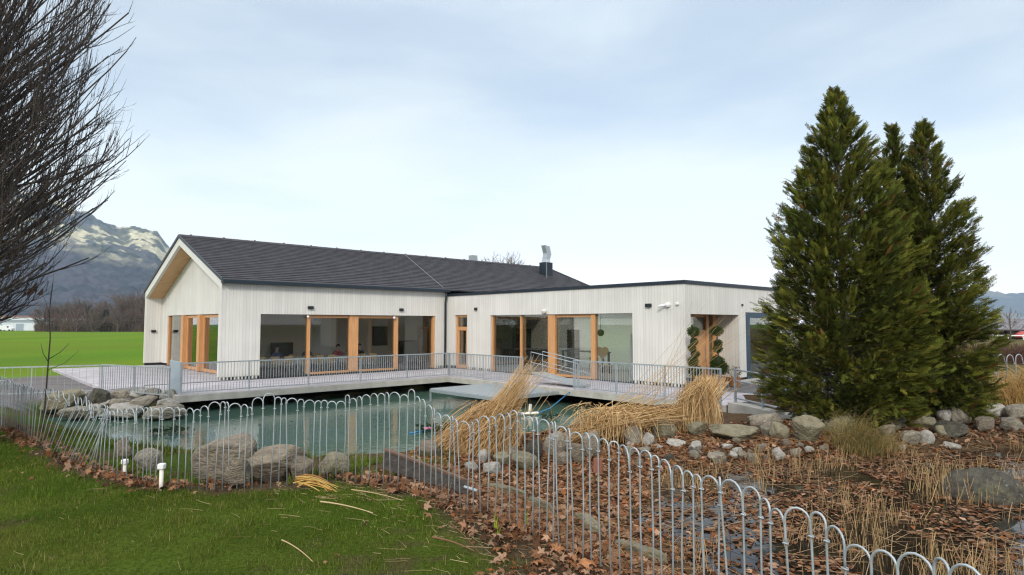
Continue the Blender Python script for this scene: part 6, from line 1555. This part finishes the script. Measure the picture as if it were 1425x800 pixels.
topiary(12.85, -15.5, [(0, 0, 2.10, .21), (.03, 0, 1.64, .15), (.0, 0, 1.44, .17), (-.05, 0, .95, .27), (.12, 0, .72, .33)], 'two ball topiary right of the entrance door', 2)
def bush(u, v, r_, label, seed, c=(.05, .075, .02)):
    rng = np.random.RandomState(seed); b = np.array(W(u, v, 0)); t = thing('potted_shrub', tuple(b), label, 'shrub', 'potted shrubs at the entrance')
    m_ = MB(); m_.lathe(b, [(0, 0), (.2, 0), (.25, .33), (.23, .33), (.2, .3), (0, .3)], 14); m_.build('pot', M['terracotta'], t)
    V, F = pom(b + [0, 0, .35 + r_ * .7], r_, 260, rng); np_mesh('crown', V, F, M['needles'], t, col=np.repeat(np.array(c) * rng.uniform(.6, 1.4, 260)[:, None], len(SPV), 0))
bush(12.2, -15.7, .36, 'low green shrub in a pot between the two topiaries', 3); bush(13.7, -15.7, .26, 'reddish brown small shrub in an orange pot beside the entrance', 4, (.09, .05, .025))
# ------------------------------------------------------------------ far things
def twig_tree(x, y, z0, hgt, wid, label, seed, group, name='bare_tree', n0=26, dens=9, m_='far_bark', rr=1.0, trunk=.12, low=.15):
    rng = np.random.RandomState(seed); t = thing(name, (x, y, z0), label, 'tree', group)
    tr = MB(); tr.tube([(x, y, z0 - .3), (x + .02 * hgt, y, z0 + hgt * .35), (x, y, z0 + hgt * .8)], [hgt * .022 * rr, hgt * .015 * rr, hgt * .005], 6); tr.build('trunk', M[m_], t)
    hz_ = rng.uniform(low, .7, n0) * hgt; az = rng.uniform(0, 6.28, n0); Ln = (1 - .45 * hz_ / hgt) * wid * .62 * rng.uniform(.6, 1.1, n0); el = rng.uniform(.35, 1.2, n0)
    P = np.stack([np.full(n0, x), np.full(n0, y), z0 + hz_], -1); E_ = P + np.stack([np.cos(az) * np.cos(el), np.sin(az) * np.cos(el), np.sin(el)], -1) * Ln[:, None]; E_[:, 2] = np.minimum(E_[:, 2], z0 + hgt)
    C = bez(P, P * .5 + E_ * .5 - np.array([0, 0, .05 * hgt]), E_, 4)
    Vs, Fs = batch_tubes(C, np.linspace(1, .3, 4)[None] * np.full((n0, 1), hgt * .006 * rr), 3); V = [Vs]; F = [Fs]; nv = len(Vs)
    par = C; Lp = Ln
    for lev in range(2):
        k = np.repeat(np.arange(len(par)), dens); s_ = rng.uniform(.25, 1, len(k)); q = np.minimum((s_ * 3).astype(int), 2); f = (s_ * 3 - q)[:, None]; B = par[k, q] * (1 - f) + par[k, q + 1] * f
        d = par[k, q + 1] - par[k, q]; d /= np.linalg.norm(d, axis=1, keepdims=True) + 1e-9; d = d + rng.normal(0, .45, d.shape) + [0, 0, .25]; d /= np.linalg.norm(d, axis=1, keepdims=True)
        l_ = Lp[k] * rng.uniform(.2, .5, len(k)); E_ = B + d * l_[:, None]; Cc = bez(B, B * .5 + E_ * .5 + rng.normal(0, .04, B.shape) * l_[:, None], E_, 4)
        Vv, Ff = batch_tubes(Cc, np.linspace(1, .4, 4)[None] * np.full((len(k), 1), hgt * (.0028 if lev == 0 else .0016) * rr), 3); V.append(Vv); F.append(Ff + nv); nv += len(Vv); par = Cc; Lp = l_
    np_mesh('crown', np.concatenate(V), np.concatenate(F), M[m_], t)
    return t
rt_ = np.random.RandomState(91)
noise_mat('far_bark_red', (.11, .07, .06), (.18, .125, .10), .9, rough=1.)
treeline = [(62, 430), (78, 428), (95, 426), (108, 431), (122, 424), (138, 428), (156, 426), (170, 420), (184, 415), (196, 417), (208, 414), (222, 418), (86, 437), (130, 436), (165, 434), (190, 432)]
for i, (px, py) in enumerate(treeline):
    y = 232 + rt_.uniform(-14, 14) + (0 if i < 12 else -16); x = (px - 712.5) / FPX * y; ht = (461.5 - py) / FPX * y
    twig_tree(x, y, -.32, ht, ht * 1.5, 'leafless brown tree in the tree line beyond the green field', 200 + i, 'leafless trees beyond the field', n0=30, dens=8, m_='far_bark' if i % 3 else 'far_bark_red', rr=1.9, low=.04)
y = 224.; x = (148 - 712.5) / FPX * y; rngc = np.random.RandomState(3)
t = thing('fir_tree', (x, y, -.3), 'single dark green fir in the leafless tree line', 'tree'); MB().tube([(x, y, -.4), (x, y, 7)], [.2, .03], 6).build('trunk', M['far_bark'], t)
n = 900; zz = rngc.beta(1.1, 1.7, n) * 8.2; a = rngc.uniform(0, 6.28, n); r_ = (1 - zz / 8.4) * 2.1 * rngc.uniform(.3, 1, n); d = np.stack([np.cos(a), np.sin(a), rngc.normal(-.1, .3, n)], -1)
V, F = scatter(SPV, SPF, np.stack([x + np.cos(a) * r_, y + np.sin(a) * r_, zz - .2], -1), frames(d, np.tile([[0, 0, 1.]], (n, 1)) + rngc.normal(0, .3, (n, 3))), rngc.uniform(.5, 1.1, n)); np_mesh('crown', V, F, M['needles'], t, col=np.repeat(np.array((.03, .045, .025)) * rngc.uniform(.6, 1.3, n)[:, None], len(SPV), 0))
# scrub at the edge of the field
rs_ = np.random.RandomState(92); n = 5000; px = rs_.uniform(50, 240, n); y = rs_.uniform(222, 250, n); x = (px - 712.5) / FPX * y
b = np.stack([x, y, np.full(n, -.35)], -1); h_ = rs_.uniform(1.0, 4.5, n) * (.5 + .8 * vnoise(x, y * 0 + 3, 7, 93)); e = b + np.stack([rs_.normal(0, .5, n), rs_.normal(0, .4, n), h_], -1)
o = strands('far_scrub', bez(b, b * .5 + e * .5 + rs_.normal(0, .3, (n, 3)), e, 4), np.full((n, 4), .035), M['straw'], None, pal=((.13, .09, .07), (.2, .15, .11), (.08, .06, .05)), seed=93); tag(o, 'brown scrub under the far tree line', 'scrub', kind='stuff')
# bare tree seen over the roof
twig_tree(-.95, 66, -.3, 10.5, 6.4, 'bare tree whose crown shows above the roof ridge', 301, None, n0=110, dens=9, rr=.55, low=.45)
# industrial hall and van at the far left
y = 262.; P = lambda px, py, yy=y: at_y(px, py, yy)
noise_mat('hall_white', (.50, .54, .58), (.60, .64, .68), .3, rough=.6); noise_mat('hall_grey', (.24, .29, .35), (.30, .35, .41), .3, rough=.6); noise_mat('brick_brown', (.15, .08, .06), (.2, .12, .09), .5)
hx0, hx1 = P(-140, 450)[0], P(53, 450)[0]
t = thing('industrial_hall', (P(20, 460)[0], y, -.3), 'low white and grey industrial hall at the far edge of the field', 'hall')
MB().box(hx0, hx1, y, y + 30, -.3, 3.1).build('wall', M['hall_white'], t); MB().box(hx0 - .3, hx1 + .3, y - .4, y + 30.3, 4.0, 5.1).build('roof_band', M['hall_white'], t); MB().box(hx0 + .1, hx1 - .1, y - .1, y + 30, 3.1, 3.998).build('window_band', M['hall_grey'], t)
MB().box(hx0, hx1 + 6, y + 31, y + 45, -.3, 6.4).build('rear_block', M['brick_brown'], t)
for k in range(5):
    a = hx1 - 6 - k * 9; MB().box(a - 3.2, a, y - .06, y - .002, -.2, 2.6).build('gate', M['hall_grey'], t)
mat('van_white', (.7, .71, .72), .35); mat('dark_glass', (.03, .035, .04), .15)
vx, vy, vz = P(9, 465, 250)[0], 250., -.32
t = thing('parked_van', (vx, vy, vz), 'white van parked before the far industrial hall', 'van')
pr = [(-2.6, .35), (2.6, .35), (2.62, 1.1), (2.2, 1.25), (1.5, 2.05), (1.1, 2.2), (-2.55, 2.2)]
m_ = MB(); n_ = len(pr); m_.add([(vx + a, vy - .9, vz + b) for a, b in pr] + [(vx + a, vy + .9, vz + b) for a, b in pr], [tuple(range(n_)), tuple(range(2 * n_ - 1, n_ - 1, -1))] + [(i, (i + 1) % n_, (i + 1) % n_ + n_, i + n_) for i in range(n_)]); m_.build('body', M['van_white'], t, bevel=.06)
m_ = MB(); m_.box(vx + .7, vx + 1.45, vy - .915, vy - .902, vz + 1.35, vz + 1.9); m_.build('window', M['dark_glass'], t)
for sx in (-1.6, 1.7):
    for sy in (-.82, .82):
        m_ = MB(); m_.tube([(vx + sx, vy + sy - .1, vz + .34), (vx + sx, vy + sy + .1, vz + .34)], .34, 14); m_.build('wheel', M['black_metal'], t)
# long shed at the right, with rail, pickup, hedge and trees
y = 112.; noise_mat('shed_roof', (.12, .115, .125), (.19, .185, .195), .8, rough=.8); x0 = at_y(1345, 450, y)[0]; x1 = at_y(1700, 450, y)[0]
t = thing('long_shed', (x0, y, -.3), 'long open shed with a dark grey roof beyond the right reeds', 'shed')
zr_, ze_ = at_y(0, 443.5, y + 6)[2], at_y(0, 458, y)[2]
m_ = MB(); m_.hexa([(x0, y - .6, ze_ - .2), (x1, y - .6, ze_ - .2), (x1, y + 6, zr_ - .2), (x0, y + 6, zr_ - .2), (x0, y - .6, ze_), (x1, y - .6, ze_), (x1, y + 6, zr_), (x0, y + 6, zr_)]); m_.build('roof', M['shed_roof'], t)
MB().box(x0, x1, y + 5.5, y + 5.8, -.3, zr_ - .25).build('back_wall', M['dark_wood'], t)
for k in range(12): MB().box(x0 + k * 4, x0 + k * 4 + .2, y - .2, y, -.3, ze_ - .18).build('post', M['dark_wood'], t)
t = thing('rail_fence', (x0, y - 6, -.3), 'low white rail fence before the long shed', 'fence')
MB().box(x0, x1, y - 6.05, y - 5.97, .35, .55).build('rail', M['white_plastic'], t)
for k in range(16): MB().box(x0 + k * 2.6, x0 + k * 2.6 + .12, y - 5.965, y - 5.85, -.3, .62).build('post', M['white_plastic'], t)
mat('yellow_paint', (.5, .42, .05), .5); mat('red_paint', (.45, .04, .03), .4)
px0 = at_y(1385, 460, y + 1)[0]
t = thing('yellow_boom', (px0, y + 1, .6), 'yellow machine arm lying on a low trailer under the shed roof', 'machine arm'); MB().box(px0 - 2.2, px0 + 1.4, y + .8, y + 1.2, .9, 1.25).build('arm', M['yellow_paint'], t, bevel=.05); MB().box(px0 - 2.4, px0 + 1.8, y + .5, y + 1.5, .25, .5).build('trailer', M['dark_wood'], t)
for sx in (-1.2, .8): m_ = MB(); m_.tube([(px0 + sx, y + .4, 0), (px0 + sx, y + .6, 0)], .3, 12); m_.build('wheel', M['black_metal'], t)
cx, cy, cz = at_y(1433, 465, y - 2)[0], y - 2, -.3
t = thing('parked_car', (cx, cy, cz), 'red and white car standing before the shed at the right edge', 'car')
pr = [(-2.1, .3), (2.1, .3), (2.15, .8), (1.3, .95), (.8, 1.42), (-1.0, 1.45), (-1.8, 1.0), (-2.15, .9)]; n_ = len(pr)
m_ = MB(); m_.add([(cx + a, cy - .85, cz + b) for a, b in pr] + [(cx + a, cy + .85, cz + b) for a, b in pr], [tuple(range(n_)), tuple(range(2 * n_ - 1, n_ - 1, -1))] + [(i, (i + 1) % n_, (i + 1) % n_ + n_, i + n_) for i in range(n_)]); m_.build('body', M['red_paint'], t, bevel=.08)
MB().box(cx - 1.0, cx + .75, cy - .865, cy - .852, cz + .95, cz + 1.3).build('window', M['dark_glass'], t); MB().box(cx - 2.0, cx + 2.0, cy - .866, cy - .852, cz + .35, cz + .55).build('side_strip', M['van_white'], t)
for sx in (-1.35, 1.3):
    for sy in (-.78, .78): m_ = MB(); m_.tube([(cx + sx, cy + sy - .09, cz + .31), (cx + sx, cy + sy + .09, cz + .31)], .31, 14); m_.build('wheel', M['black_metal'], t)
for i, (px, py, yy_) in enumerate(((1378, 436, 98), (1404, 425, 100))):
    x = (px - 712.5) / FPX * yy_; ht = (474 - py) / FPX * yy_
    twig_tree(x, yy_, -.3, ht, ht * .75, ('low bare tree before the shed close to the conifers', 'taller slim bare tree before the shed')[i], 320 + i, 'bare trees before the shed', n0=22, dens=6, rr=.9)
rs_ = np.random.RandomState(95); n = 5200; x = rs_.uniform(27, 50, n); y = 40 + rs_.normal(0, .8, n)
b = np.stack([x, y, np.full(n, -.4)], -1); h_ = rs_.uniform(.6, 1.55, n); e = b + np.stack([rs_.normal(0, .3, n), rs_.normal(0, .3, n), h_], -1)
t = thing('hedge', (36, 40, -.3), 'low reddish brown leafless hedge behind the right reeds', 'hedge'); strands('twigs', bez(b, b * .5 + e * .5 + rs_.normal(0, .12, (n, 3)), e, 4), np.full((n, 4), .013), M['straw'], t, pal=((.12, .06, .05), (.19, .11, .085), (.07, .04, .035)), seed=95)
